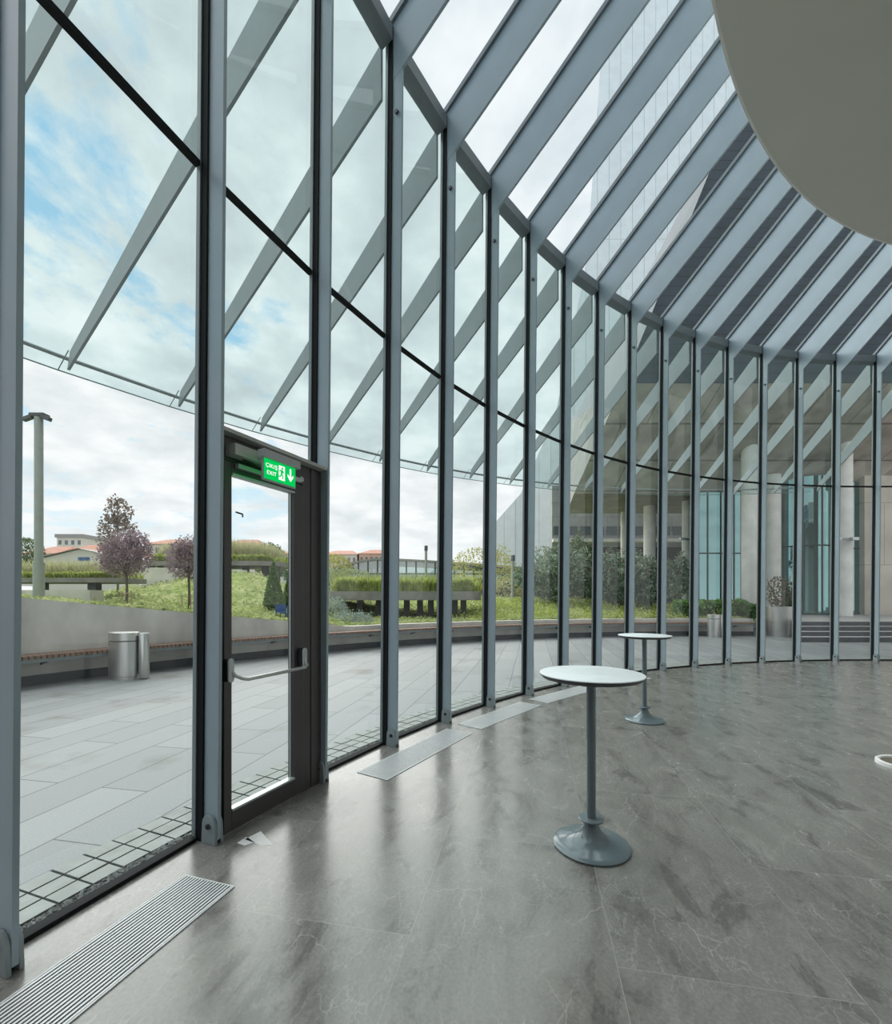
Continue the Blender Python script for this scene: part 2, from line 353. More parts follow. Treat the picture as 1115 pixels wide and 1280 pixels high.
# ------------------------------------------------------------------ steel ribs
ORD = ['first', 'second', 'third', 'fourth', 'fifth', 'sixth', 'seventh', 'eighth', 'ninth', 'tenth', 'eleventh', 'twelfth', 'thirteenth', 'fourteenth', 'fifteenth', 'sixteenth']
def rib_label(k):
    if k == 1: return 'grey steel rib cut by the left edge of the photo, left of the exit door'
    if k == 2: return 'grey steel rib forming the left, hinge side of the exit door'
    if k == 3: return 'grey steel rib forming the right, push bar side of the exit door'
    return 'grey steel rib of the glass wall, %s right of the exit door' % ORD[k - 4]
def rib_proto():
    root = empty('steel_rib')
    MB().prism([(.078, .03), (.20, .03), (.20 - LEAN * 7.1, 7.10), (0, ZK)], -.0125, .0125).build('post', M['fin'], root)
    MB().prism([(-3.25, rlow(RK - 3.25)), (0, ZK), (.16, rlow(RK + .16)), (.16, rlow(RK + .16) + DEP), (-3.25, rlow(RK - 3.25) + DEP)], -.015, .015).build('rafter', M['fin'], root)
    def leaning(x0, x1, w, z1):
        return MB().prism([(x0, 0), (x1, 0), (x1 - LEAN * z1, z1), (x0 - LEAN * z1, z1)], -w, w)
    leaning(.20, .253, .026, 7.66).build('glazing_channel', M['dark'], root)
    leaning(.253, .285, .034, 7.66).build('glazing_cap', M['cap'], root)
    mb = MB(); z0 = DEP
    mb.prism([(-3.25, rlow(RK - 3.25) + z0), (.22, rlow(RK + .22) + z0), (.22, rlow(RK + .22) + z0 + .07), (-3.25, rlow(RK - 3.25) + z0 + .07)], -.045, .045).build('roof_bar', M['bar'], root)
    for s in (-1, 1):
        prof = []
        cxx, rr, zc = .138, .055, .13
        prof = [(.074, 0.0), (.083, zc)]
        for i in range(9): a = PI - PI * i / 8; prof.append((cxx + rr * math.cos(a), zc + rr * math.sin(a)))
        prof += [(.20, 0.0)]
        y0, y1 = (.0135, .032) if s > 0 else (-.032, -.0135)
        MB().prism(prof, y0, y1).build('clevis_plate', M['clevis'], root, bevel=.003)
    Mx = Matrix.Translation((.135, 0, .115)) @ Matrix.Rotation(PI / 2, 4, 'X')
    MB().lathe([(.0, -.05), (.009, -.05), (.009, -.042), (.018, -.042), (.018, -.032), (.01, -.032), (.01, .032), (.018, .032), (.018, .042), (.009, .042), (.009, .05), (0, .05)], 12, Mx).build('pin_bolt', M['bolt'], root)
    Mx = Matrix.Translation((.065, 0, 6.72)) @ Matrix.Rotation(PI / 2, 4, 'X')
    MB().lathe([(0, -.035), (.022, -.035), (.022, .035), (0, .035)], 12, Mx).build('splice_bolt', M['bolt'], root)
    return root
proto = rib_proto(); used = False
for k in range(1, 19):
    if not used: rt = proto; used = True
    else: rt = copy_tree(proto)
    a = phi(k); rt.location = pol(RK, a); rt.rotation_euler = (0, 0, a)
    tag(rt, rib_label(k), 'steel rib', 'steel ribs along the curved glass wall')
# canopy arms: each of its own length, added after the copies so that they are not copied along
ribs = [o for o in COL.objects if o.name.startswith('steel_rib')]
for k, rt in enumerate(ribs, 1):
    e = reave(k) - RK
    MB().prism([(.285, rlow(RK + .285)), (e, rlow(RK + e)), (e - .07, rlow(RK + e) + .22), (.285, rlow(RK + .285) + DEP)], -.016, .016).build('canopy_arm', M['finout'], rt)

# ------------------------------------------------------------------ glazing, bay by bay
def quadpane(mb, p, q, r, s): mb.add([p, q, r, s], [(0, 1, 2, 3)])
def ztop(r): return rlow(r) + DEP + .06
for k in range(1, 18):
    a0, a1 = phi(k), phi(k + 1)
    t = .0028
    b0, b1 = a0 - t, a1 + t
    g = MB()
    def lp(z0, z1): quadpane(g, pol(rg(z0), b0, z0), pol(rg(z0), b1, z0), pol(rg(z1), b1, z1), pol(rg(z1), b0, z1))
    lp(.03 if k != 2 else 2.70, ZT - .02); lp(ZT + .02, 7.6)
    w = g.build('window_%d' % k, M['glass']); tag(w, kind='structure')
    def rail(r0, r1, z0, z1, zz=0):
        m = MB()
        vs = [pol(r, b, z) for b in (b0, b1) for r, z in ((r0, z0), (r1, z0 + zz), (r1, z1 + zz), (r0, z1))]
        m.add(vs, [(0, 1, 2, 3), (7, 6, 5, 4), (0, 4, 5, 1), (1, 5, 6, 2), (2, 6, 7, 3), (3, 7, 4, 0)]); return m
    rail(rg(ZT) - .02, rg(ZT) + .02, ZT - .017, ZT + .017).build('transom', M['dark'], w)
    if k != 2:
        rail(13.335, 13.40, -.01, .025).build('sill_channel', M['dark'], w)
    rail(13.21, 13.36, 7.50, 7.66, -.03).build('eaves_rail', M['rail'], w)
    # roof glass over the same bay, and the canopy outside it
    ri = 9.9; g = MB()
    quadpane(g, pol(ri, a0, ztop(ri)), pol(ri, a1, ztop(ri)), pol(RG, a1, ztop(RG)), pol(RG, a0, ztop(RG)))
    w = g.build('window_%d' % (k + 20), M['roofglass']); tag(w, kind='structure')
    e0, e1 = reave(k), reave(k + 1)
    g = MB()
    def zc(r, e): return ztop(RG) + (rlow(e) + .22 + .03 - ztop(RG)) * (r - RG) / (e - RG)
    quadpane(g, pol(RG, a0, ztop(RG)), pol(RG, a1, ztop(RG)), pol(e1 + .27, a1, zc(e1 + .27, e1)), pol(e0 + .27, a0, zc(e0 + .27, e0)))
    g.build('canopy_pane', M['canopy'], w)
    m = MB(); m.tube([pol(e0 + .27, a0, zc(e0 + .27, e0)), pol(e1 + .27, a1, zc(e1 + .27, e1))], .009, 6); m.build('pane_edge', M['edge'], w)
    m = MB()
    p, q = pol(e0 + .07, a0, zc(e0 + .07, e0) - .03), pol(e1 + .07, a1, zc(e1 + .07, e1) - .03)
    m.tube([p, q], .024, 6); m.build('eaves_tube', M['finout'], w)
    m = MB(); m.tube([pol(e0, a0, zc(e0, e0) + .01), pol(e0 + .27, a0, zc(e0 + .27, e0) + .01)], .006, 6); m.build('pane_joint', M['edge'], w)

# ------------------------------------------------------------------ exit door in the bay between ribs 2 and 3
am = (phi(2) + phi(3)) / 2
def bayframe(a, r):
    d = Vector((math.sin(a), -math.cos(a), 0))              # along the wall, left to right as seen from inside
    return pol(r, a), math.atan2(d.y, d.x)
loc, rz = bayframe(am, 13.245)
hw = 13.245 * math.sin(abs(DP) / 2) - .016
door = empty('door_1', loc, rz, kind='structure')
m = MB(); m.box(-hw, -hw + .045, -.03, .06, 0, 2.66); m.box(hw - .215, hw - .13, -.03, .06, 0, 2.66); m.box(hw - .13, hw - .12, -.015, .05, 0, 2.66); m.box(hw - .12, hw, -.03, .06, 0, 2.66); m.box(-hw + .045, hw - .215, -.03, .06, 2.50, 2.66)
m.build('door_frame', M['bronze'], door, bevel=.004)
MB().box(-hw, hw, -.10, .16, 2.665, 2.69).build('head_plate', M['bronze2'], door)
lw = hw - .05; rw = hw - .22
m = MB(); z0, z1 = .015, 2.49
m.box(-lw, -lw + .06, -.045, .02, z0, z1); m.box(rw - .11, rw, -.045, .02, z0, z1); m.box(-lw + .06, rw - .11, -.045, .02, z0, .15); m.box(-lw + .06, rw - .11, -.045, .02, 2.42, z1)
leaf = m.build('door_leaf', M['bronze'], door, bevel=.004)
m = MB(); x0, x1 = -lw + .06, rw - .11
for (q0, q1, w0, w1) in ((x0, x0 + .012, .15, 2.42), (x1 - .007, x1, .15, 2.42), (x0, x1, .15, .165), (x0, x1, 2.405, 2.42)): m.box(q0, q1, -.053 if w1 - w0 < 1 else -.014, .0, w0, w1)
m.build('glazing_bead', M['bead'], leaf)
m = MB(); m.add([Vector((x0, 0, .15)), Vector((x1, 0, .15)), Vector((x1, 0, 2.42)), Vector((x0, 0, 2.42))], [(0, 1, 2, 3)]); m.build('door_pane', M['glass'], leaf)
pts = [(-lw + .010, -.10, 1.10), (-lw + .025, -.12, 1.07), (-lw + .07, -.135, 1.045), (-lw + .11, -.14, 1.035), (rw - .09, -.14, 1.035), (rw - .06, -.13, 1.05), (rw - .055, -.105, 1.09), (rw - .055, -.07, 1.12)]
MB().tube(pts, .013, 12).build('push_bar', M['steel'], leaf, smooth=True)
for x in (-lw + .004, rw - .055):
    Mx = Matrix.Translation((x, -.095, 1.105))
    m = MB(); m.box(-.022, .022, -.0, .05, -.075, .075, Mx); m.build('push_bar_mount', M['black'], leaf, bevel=.008)
    m = MB(); pr = []
    for i in range(17):
        t = 2 * PI * i / 16
        pr.append((.022 * math.cos(t), (.055 if math.sin(t) > 0 else -.055) + .024 * math.sin(t)))
    m.prism(pr[:16], -.016, 0); m.v = [tuple(Mx @ Vector(v)) for v in m.v]; m.build('push_bar_cap', M['bead'], leaf, bevel=.004)
m = MB().box(-lw + .02, .02, -.125, -.03, 2.525, 2.60); c = m.build('door_closer', M['bronze2'], door, bevel=.004)
MB().box(-lw + .08, .05, -.085, -.05, 2.455, 2.485).build('slide_rail', M['bead'], door, bevel=.003)
MB().tube([(-lw + .12, -.08, 2.525), (-lw + .3, -.075, 2.49)], .008, 8).build('closer_arm', M['black'], door)
m = MB().box(rw - .13, rw - .06, -.07, -.03, 2.50, 2.535); m.build('door_contact', M['bead'], door, bevel=.003)
Mx = Matrix.Translation((rw - .02, -.03, 2.54)) @ Matrix.Rotation(PI / 2, 4, 'X')
MB().lathe([(.012, 0), (.022, 0), (.022, .012), (.012, .012)], 16, Mx).build('latch_ring', M['bead'], door)
m = MB(); m.tube([(-lw + .08, -.055, 2.16), (-lw + .12, -.075, 2.15), (-lw + .12, -.075, 2.13)], .006, 8); m.build('hold_open_hook', M['bolt'], leaf)

# exit sign
loc, rz = bayframe(am, 13.0)
sg = empty('exit_sign', (loc.x, loc.y, 2.38), rz, 'green lit exit sign with running man and arrow, hung over the glass exit door', 'exit sign')
MB().box(-.325, -.025, -.006, .012, -.006, .14).build('sign_frame', M['signgrey'], sg, bevel=.002)
m = MB().box(-.318, -.034, -.010, -.0055, .004, .138); pan = m.build('sign_panel', M['green'], sg)
MB().box(-.318, -.034, .0125, .0155, .004, .138).build('sign_panel', M['green'], sg)
MB().box(-.335, .0, -.03, .035, .14, .195).build('sign_housing', M['signgrey'], sg, bevel=.004)
MB().box(-.25, -.09, .035, .155, .15, .185).build('sign_bracket', M['signgrey'], sg)
def text(body, x, z, size, parent, m):
    cu = bpy.data.curves.new('lettering', 'FONT'); cu.body = body; cu.size = size; cu.align_x = 'CENTER'; cu.offset = .0001; cu.space_character = 1.12; cu.extrude = .0006
    o = bpy.data.objects.new('lettering', cu); COL.objects.link(o)
    bpy.context.view_layer.update()
    me = bpy.data.meshes.new_from_object(o); bpy.data.objects.remove(o)
    o = bpy.data.objects.new('lettering', me); COL.objects.link(o); me.materials.clear(); me.materials.append(m)
    o.parent = parent; o.location = (x, -.0112, z); o.rotation_euler = (PI / 2, 0, 0); return o
text('ÇIKIŞ', -.256, .084, .038, pan, M['white'])
text('EXIT', -.256, .036, .038, pan, M['white'])
# doorway with running figure (cut in green on white), then the arrow
def flat(polys, name, m, y, parent):
    b = MB()
    for p in polys: b.prism(p, y - .0006, y + .0006)
    return b.build(name, m, parent)
flat([[(-.192, .022), (-.136, .022), (-.136, .122), (-.192, .122)]], 'doorway_symbol', M['white'], -.0110, pan)
circ = [(-.160 + .0085 * math.cos(2 * PI * i / 14), .106 + .0085 * math.sin(2 * PI * i / 14)) for i in range(14)]
flat([circ, [(-.178, .094), (-.158, .096), (-.150, .084), (-.142, .080), (-.144, .074), (-.155, .077), (-.160, .066), (-.150, .052), (-.153, .032), (-.161, .032), (-.159, .049), (-.168, .058), (-.172, .045), (-.194, .041), (-.194, .049), (-.179, .052), (-.174, .072), (-.176, .086), (-.186, .076), (-.191, .081)]], 'running_figure', M['green'], -.0122, pan)
flat([[(-.089, .122), (-.075, .122), (-.075, .062), (-.055, .082), (-.055, .062), (-.082, .030), (-.109, .062), (-.109, .082), (-.089, .062)]], 'arrow_symbol', M['white'], -.0110, pan)

# ------------------------------------------------------------------ floor grilles along the glass
def grille(a0, a1, label, first):
    ac = (a0 + a1) / 2; loc, rz = bayframe(ac, 12.885); L = 12.885 * abs(a1 - a0); w = .335
    g = empty('floor_grille', loc, rz, label, 'floor grille', 'linear air grilles let into the floor along the glass')
    m = MB().box(-L / 2, L / 2, -w / 2, w / 2, .0005, .0015); m.build('grille_gap_shade', M['black'], g)  # black sheet on the floor stands for the shaded recess between the bars
    m = MB(); t = .006
    m.box(-L / 2 - t, L / 2 + t, -w / 2 - t, -w / 2, .0005, .006); m.box(-L / 2 - t, L / 2 + t, w / 2, w / 2 + t, .0005, .006); m.box(-L / 2 - t, -L / 2, -w / 2, w / 2, .0005, .006); m.box(L / 2, L / 2 + t, -w / 2, w / 2, .0005, .006)
    m.build('grille_frame', M['alu'], g)
    m = MB(); ns = 17
    for i in range(ns):
        y = -w / 2 + w * (i + .5) / ns; m.box(-L / 2, L / 2, y - .0048, y + .0048, .0016, .0055)
    m.build('grille_bars', M['alu'], g)
grille(2.905, 2.776, 'long slotted floor grille nearest the camera, beside the leftmost glass', 0)
grille(2.652, 2.532, 'slotted floor grille just past the exit door', 1)
grille(2.514, 2.396, 'slotted floor grille with pale sheen, second past the exit door', 2)
grille(2.378, 2.262, 'slotted floor grille with pale sheen, third past the exit door', 3)
grille(2.244, 2.126, 'faint slotted floor grille at the wall behind the far round table', 4)

# ------------------------------------------------------------------ tables
def table(loc, label):
    t = empty('high_table', loc, 0, label, 'table', 'round standing tables')
    m = MB().lathe([(0, 1.088), (.315, 1.088), (.322, 1.094), (.322, 1.099), (.318, 1.101), (0, 1.101)], 72); m.build('tabletop', M['tabletop'], t, smooth=True)
    m = MB().lathe([(0, 1.066), (.286, 1.066), (.305, 1.071), (.3215, 1.0895), (.3215, 1.0935), (.31, 1.0875), (0, 1.0875)], 72); m.build('edge_band', M['tabledge'], t, smooth=True)
    m = MB().lathe([(.029, .17), (.029, 1.067)], 32); m.build('column', M['tablebase'], t, smooth=True)
    m = MB().lathe([(.03, .158), (.066, .160), (.077, .166), (.079, .172), (.074, .177), (.03, .179)], 48); m.build('collar', M['tablebase'], t, smooth=True)
    pr = [(.232, 0), (.238, .006), (.237, .012), (.228, .018), (.195, .026), (.16, .035), (.12, .048), (.09, .066), (.068, .09), (.053, .118), (.046, .14), (.044, .158)]
    m = MB().lathe(pr, 72); m.build('trumpet_base', M['tablebase'], t, smooth=True)
    return t
table((.93, 2.83, 0), 'tall round pale-topped table standing nearest the camera on its trumpet base')
table((2.57, 5.72, 0), 'tall round pale-topped table farther back, near the curved glass wall')
d = empty('floor_dish', (4.12 + .20, 4.16, 0), 0, 'round low dish with bright polished rim on the floor, cut by the right edge', 'dish')
MB().lathe([(.165, .012), (.172, .035), (.192, .040), (.204, .032), (.206, .0), (.19, 0.0)], 48).build('rim', M['rim'], d, smooth=True)
MB().lathe([(0, .004), (.05, .005), (.12, .008), (.168, .02)], 48).build('bowl', mat('dish_bowl', (.20, .17, .13), .3, .3), d, smooth=True)
MB().lathe([(0, .006), (.06, .006), (.06, .03), (.045, .04), (0, .04)], 24).build('knob', M['black'], d, smooth=True)

# ------------------------------------------------------------------ OUTSIDE: plaza, gravel, small pavers, bench wall
gr = MB()
gr.ringsec(lambda a: [(13.36, -.12), (21.05, -.12), (21.05, -.012), (13.36, -.012)], .55, 3.25, 90)
tag(gr.build('plaza_paving', M['pavers']), kind='structure')
m = MB()
RR = random.Random(3)
nrow = 3; da = .165 / 13.6
for r in range(nrow):
    r0 = 13.50 + r * .125; a = .95
    while a < 3.05:
        aw = da; g = .0005; zz = RR.uniform(-.002, .002)
        vs = [pol(rr, aa, z) for z in (-.02, .0 + zz) for rr, aa in ((r0, a + g), (r0 + .111, a + g), (r0 + .111, a + aw - g), (r0, a + aw - g))]
        m.add(vs, [(4, 5, 6, 7), (0, 1, 5, 4), (1, 2, 6, 5), (2, 3, 7, 6), (3, 0, 4, 7)]); a += aw
o = m.build('paver_strip', M['cobble']); tag(o, 'strip of small square pavers along the foot of the glass outside', 'paving', kind='stuff')
m = MB(); m.ringsec(lambda a: [(13.385, -.03), (13.88, -.03), (13.88, -.009), (13.385, -.009)], .95, 3.05, 120)
tag(m.build('kerb_bed', M['black']), kind='structure')
m = MB()
for i in range(5200):
    a = 1.0 + 2.05 * RR.random() ** .75; r = RR.uniform(13.395, 13.49); s = RR.uniform(.008, .02); p = pol(r, a, -.006)
    Mx = Matrix.Translation(p) @ Matrix.Rotation(RR.uniform(0, 6), 4, 'Z') @ Matrix.Diagonal((s * RR.uniform(.8, 1.6), s, s * .7, 1))
    vs = [Mx @ Vector(v) for v in ((1, .2, 0), (.2, 1, .1), (-1, .3, 0), (-.3, -1, 0), (.1, 0, 1), (0, .2, -.6))]
    m.add(vs, [(0, 1, 4), (1, 2, 4), (2, 3, 4), (3, 0, 4), (1, 0, 5), (2, 1, 5), (3, 2, 5), (0, 3, 5)])
tag(m.build('gravel', M['stone']), 'dark gravel strip between the glass wall and the small pavers', 'gravel', kind='stuff')

def walltop(a):
    if a > 2.284: return min(.70 + (a - 2.284) * 2.50, 2.3)
    return .70
RW = 21.0
m = MB(); m.ringsec(lambda a: [(RW, -.1), (RW + .30, -.1), (RW + .30, walltop(a)), (RW, walltop(a))], 1.462, 3.05, 150)
o = m.build('retaining_wall', M['concrete']); tag(o, kind='structure')
m = MB(); m.ringsec(lambda a: [(RW - .03, -.05), (RW + .01, -.05), (RW + .01, .16), (RW - .03, .16)], 1.462, 3.05, 150)
m.build('wall_skirting', M['skirt'], o)
bench = empty('slatted_bench', pol(20.75, 2.3), 0, 'long curved bench of wooden slats fixed along the low concrete wall outside', 'bench')
def rel(m): m.v = [tuple(Vector(v) - bench.location) for v in m.v]; return m
m = MB(); a = 1.47
while a < 3.0:
    aw = .062 / 20.75
    vs = [pol(r, q, z) for z in (.50, .565) for r, q in ((20.50, a), (20.985, a), (20.985, a + aw), (20.50, a + aw))]
    m.add(vs, [(0, 3, 2, 1), (4, 5, 6, 7), (0, 1, 5, 4), (1, 2, 6, 5), (2, 3, 7, 6), (3, 0, 4, 7)]); a += .085 / 20.75
rel(m).build('slatted_seat', M['wood'], bench)
m = MB(); m.ringsec(lambda a: [(20.52, .44), (20.56, .44), (20.56, .499), (20.52, .499)], 1.47, 3.0, 150); rel(m).build('seat_rail', M['cap'], bench)
a = 1.5
while a < 2.98:
    m = MB(); ca, sa = math.cos(a), math.sin(a)
    t = .02 / 20.7
    vs = [pol(r, q, z) for q in (a, a + t) for r, z in ((20.57, .44), (20.57, .49), (20.985, .49), (20.985, .34))]
    m.add(vs, [(0, 1, 2, 3), (7, 6, 5, 4), (0, 4, 5, 1), (1, 5, 6, 2), (2, 6, 7, 3), (3, 7, 4, 0)])
    rel(m).build('bench_bracket', M['bolt'], bench); a += .075

# litter bins
def litter_bin(loc, rz, label):
    b = empty('litter_bin', loc, rz, label, 'litter bin', 'steel litter bins on the plaza')
    def oval(rx, ry, z0, z1): 
        m = MB(); n = 40
        m.slab([(rx * math.cos(2 * PI * i / n), ry * math.sin(2 * PI * i / n)) for i in range(n)], z0, z1); return m
    oval(.295, .20, .0, .06).build('bin_plinth', M['steel'], b, smooth=True)
    oval(.30, .205, .065, .74).build('bin_body', M['steel'], b, smooth=True)
    oval(.285, .19, .74, .752).build('bin_gap', M['black'], b)
    oval(.30, .205, .752, .92).build('bin_lid', M['steel'], b, smooth=True, bevel=.01)
    m = MB().lathe([(0, .02), (.085, .02), (.09, .03), (.09, .89), (.08, .905), (0, .905)], 24, Matrix.Translation((.42, .06, 0))); m.build('ash_column', M['steel'], b, smooth=True)
    MB().box(.29, .345, .03, .07, .1, .85).build('bin_bracket', M['black'], b)
    return b
litter_bin((-6.37, 8.75, -.012), math.radians(-12), 'brushed steel litter bin with slim ash column, against the bench on the left')
litter_bin((10.95, 18.05, -.012), math.radians(20), 'steel litter bin seen small beyond the far round table')

# ------------------------------------------------------------------ planted bank behind the wall
def sm(t): t = max(0, min(1, t)); return t * t * (3 - 2 * t)
def Hbank(a):
    # height reached behind the wall, from right (1.44) to left (3.0)
    P = [(1.2, 1.0), (1.5, 1.15), (1.75, 1.5), (2.0, 1.65), (2.2, 1.9), (2.25, 2.3), (2.29, 2.7), (2.33, 2.75), (2.37, 2.45), (2.40, 2.15), (2.44, 1.85), (2.52, 1.75), (2.7, 1.7), (3.1, 2.2)]
    for (x0, y0), (x1, y1) in zip(P, P[1:]):
        if a <= x1: return y0 + (y1 - y0) * sm((a - x0) / (x1 - x0))
    return P[-1][1]
def hz(r, a):
    w = walltop(a) - .06
    lag = 3.6 * sm((a - 1.90) / .08) * sm((2.26 - a) / .05)          # the ground stays low under the wide planter
    z = w + (Hbank(a) - w) * sm((r - RW - .3 - lag) / (9.0 - .5 * lag))
    z += .07 * noise.noise(Vector((r * math.cos(a) * .9, r * math.sin(a) * .9, 0))) * sm((r - RW - .2) / 2)
    if r > 34: z -= (r - 34) * .16
    if r > 26.5: z -= (r - 26.5) * .13 * sm((a - 2.44) / .06)
    return z
m = MB(); A0, A1, nA, nr = 1.462, 3.05, 170, 44; rs = [RW + .28 + 26 * (i / nr) ** 1.35 for i in range(nr + 1)]
for i in range(nA + 1):
    a = A0 + (A1 - A0) * i / nA
    for r in rs: m.v.append(tuple(pol(r, a, hz(r, a))))
for i in range(nA):
    for j in range(nr):
        q = i * (nr + 1) + j; m.f.append((q, q + 1, q + nr + 2, q + nr + 1))
tag(m.build('planted_bank', M['soil'], smooth=True), kind='structure')
m = MB(); RG_ = random.Random(11)
for i in range(30000):
    a = RG_.uniform(A0 + .005, 2.78); r = RW + .34 + 14 * RG_.random() ** 1.6
    p = pol(r, a, hz(r, a) + RG_.uniform(0, .12)); m.leaf(p, RG_.uniform(.07, .17), RG_, .4, .6)
tag(m.build('ground_cover', M['ground']), 'low green ground cover spreading over the planted bank behind the wall', 'ground cover', kind='stuff')
m = MB()
for i in range(1100):
    a = RG_.uniform(1.47, 2.02); r = RW + .4 + 7 * RG_.random(); p = pol(r, a, hz(r, a) + .02)
    for j in range(9): m.leaf(p + Vector((RG_.gauss(0, .12), RG_.gauss(0, .12), abs(RG_.gauss(.12, .08)))), RG_.uniform(.08, .16), RG_, .3, .5)
tag(m.build('bedding_shrubs', M['bright']), 'bright yellow-green bedding plants in the raised bed below the dark bushes', 'bedding plants', kind='stuff')
# far ground
m = MB().slab([(-260, 30), (260, 30), (260, 420), (-260, 420)], -6.2, -6); tag(m.build('town_ground', mat('town_ground', (.30, .32, .27), .9, 0, .2, .05)), kind='structure')
m = MB().slab([(-80, 12), (90, 12), (90, 60), (-80, 60)], -.6, -.45); tag(m.build('park_ground', mat('park_ground', (.20, .24, .12), .9, 0, .3, .3)), kind='structure')

def on_bank(x, Y):
    X = gx(x, Y); d = Vector((X, Y, 0)) - C; return Vector((X, Y, hz(d.length, math.atan2(d.y, d.x))))
def crown_pts(c, rx, ry, rz, n, rng, shell=.55):
    for i in range(n):
        while True:
            v = Vector((rng.uniform(-1, 1), rng.uniform(-1, 1), rng.uniform(-1, 1)))
            if v.length <= 1: break
        L = v.length
        if L > 1e-3: v *= (L ** shell) / L
        yield c + Vector((v.x * rx, v.y * ry, v.z * rz))
def tree(name, base, trunk_h, trunk_r, blobs, leafm, leaf, n, label, cat='tree', group=None, seed=1, asp=.5):
    rng = random.Random(seed); t = empty(name, base, 0, label, cat, group)
    top = max(b[2] for b in blobs)
    m = MB(); m.tube([(0, 0, -.1), (.01, .01, trunk_h * .5), (0, 0, trunk_h), (0, 0, top)], [trunk_r * 1.1, trunk_r, trunk_r * .85, trunk_r * .3], 8)
    tot = sum(b[3] * b[4] * b[5] for b in blobs)
    for bx, by, bz, rx, ry, rz in blobs:
        for q in range(7):
            an = rng.uniform(0, 2 * PI); m.tube([(0, 0, max(trunk_h * .9, bz - rz * .8)), (bx + rx * .45 * math.cos(an), by + ry * .45 * math.sin(an), bz), (bx + rx * .8 * math.cos(an), by + ry * .8 * math.sin(an), bz + rz * rng.uniform(.1, .7))], [trunk_r * .45, trunk_r * .25, .006], 5)
    m.build('trunk', M['trunk'], t, smooth=True)
    m = MB()
    for b in blobs:
        k = int(n * b[3] * b[4] * b[5] / tot)
        for p in crown_pts(Vector(b[:3]), b[3], b[4], b[5], k, rng): m.leaf(p + Vector((rng.gauss(0, .05), rng.gauss(0, .05), rng.gauss(0, .05))), leaf * rng.uniform(.6, 1.3), rng, 0, asp)
    m.build('crown', leafm, t); return t

# purple-leaved trees
b = on_bank(158, 12.5)
tree('plum_tree', b, .85, .035, [(0, 0, 1.35, .66, .66, .52), (.05, 0, 1.62, .55, .5, .5), (-.15, 0, 1.15, .5, .5, .35), (.35, 0, 1.75, .3, .3, .32), (-.5, 0, 1.6, .24, .24, .2)], M['purple'], .075, 5200, 'round purple-leaved tree held between wooden stakes on the bank', group='purple-leaved trees', seed=3)
b = on_bank(236, 13.2)
tree('plum_tree', b, .95, .035, [(0, 0, 1.45, .6, .6, .55), (.1, 0, 1.8, .45, .45, .4), (-.35, 0, 1.75, .25, .25, .3)], M['purple'], .075, 3800, 'smaller purple-leaved tree just left of the exit door rib', group='purple-leaved trees', seed=5)
b = on_bank(147, 17)
tree('maple_tree', b, 1.3, .04, [(0, 0, 2.2, .62, .62, .9), (.05, 0, 3.1, .45, .45, .55), (-.1, 0, 3.55, .25, .25, .2)], M['bronzeleaf'], .13, 1500, 'taller thin bronze-leaved tree rising behind the round purple tree', seed=9)
b = on_bank(158, 12.3)
st = empty('tree_stakes', b, 0, 'wooden stakes with a crossbar supporting the round purple tree', 'stakes')
for s in (-1, 1): MB().tube([(s * .13, 0, -.1), (s * .13, 0, .42)], .016, 6).build('stake', M['stake'], st)
MB().box(-.14, .14, -.012, .012, .34, .37).build('crossbar', M['stake'], st)
b = on_bank(233, 13.0)
st = empty('tree_stakes', b, 0, 'thin wooden stakes beside the smaller purple tree', 'stakes')
for s in (-1, 1): MB().tube([(s * .13, 0, -.1), (s * .13, 0, .45)], .014, 6).build('stake', M['stake'], st)

# raised planter trays
def planter(name, x0, x1, ytop, Y, depth, th, legs, label, grass, feather, seed, rot=0.0, curve=0.0, gh=.22, fh=.55):
    rng = random.Random(seed); X0, X1 = gx(x0, Y), gx(x1, Y); z = gz(ytop, Y); cxx = (X0 + X1) / 2; w = (X1 - X0) / 2
    t = empty(name, (cxx, Y + depth / 2, z), rot, label, 'planter', 'raised planter trays on legs')
    n = 40
    poly = []
    for i in range(n):
        a = 2 * PI * i / n; ca, sa = math.cos(a), math.sin(a); e = .45
        poly.append((w * math.copysign(abs(ca) ** e, ca), depth / 2 * math.copysign(abs(sa) ** e, sa)))
    MB().slab(poly, -th, 0).build('tray', M['tray'], t, bevel=.01)
    for lx in legs:
        LX = gx(lx, Y) - cxx
        MB().box(LX - .13, LX + .13, -depth * .3 - .12, -depth * .3 + .12, -th - 1.6, -th).build('leg', M['trayleg'], t)
    m = MB()
    for i in range(int(w * depth * 500)):
        x, y = rng.uniform(-1, 1), rng.uniform(-1, 1)
        if i % 2: y = -1 + .25 * rng.random()
        if abs(x) ** 3 + abs(y) ** 3 > 1: 
            s = (abs(x) ** 3 + abs(y) ** 3) ** (1 / 3); x /= s; y /= s
        m.blade(Vector((x * w * .99, y * depth / 2 * .99, -.02)), gh * rng.uniform(.6, 1.2), rng.uniform(.08, .34), .05, rng)
    m.build('edge_grass', grass, t)
    m = MB()
    for i in range(int(w * depth * 420)):
        x, y = rng.uniform(-.86, .86), rng.uniform(-.7, .8); k = 1 - .45 * abs(x) ** 3
        m.blade(Vector((x * w, y * depth / 2, 0)), fh * k * rng.uniform(.6, 1.15), rng.uniform(.02, .25), .03, rng)
    m.build('tall_grass', feather, t); return t
planter('raised_planter', -60, 151, 722, 13.6, 1.6, .15, [-20, 40, 108], 'raised planter tray with feathery grass behind the tall camera pole', M['bright'], M['feather'], 21, gh=.24, fh=.58)
planter('raised_planter', 172, 345, 701, 21, 3.0, .22, [178, 192, 208, 218, 300, 325, 340], 'raised planter tray on the crest of the bank, seen behind the door glass', M['bright'], M['feather'], 22, gh=.35, fh=1.15)
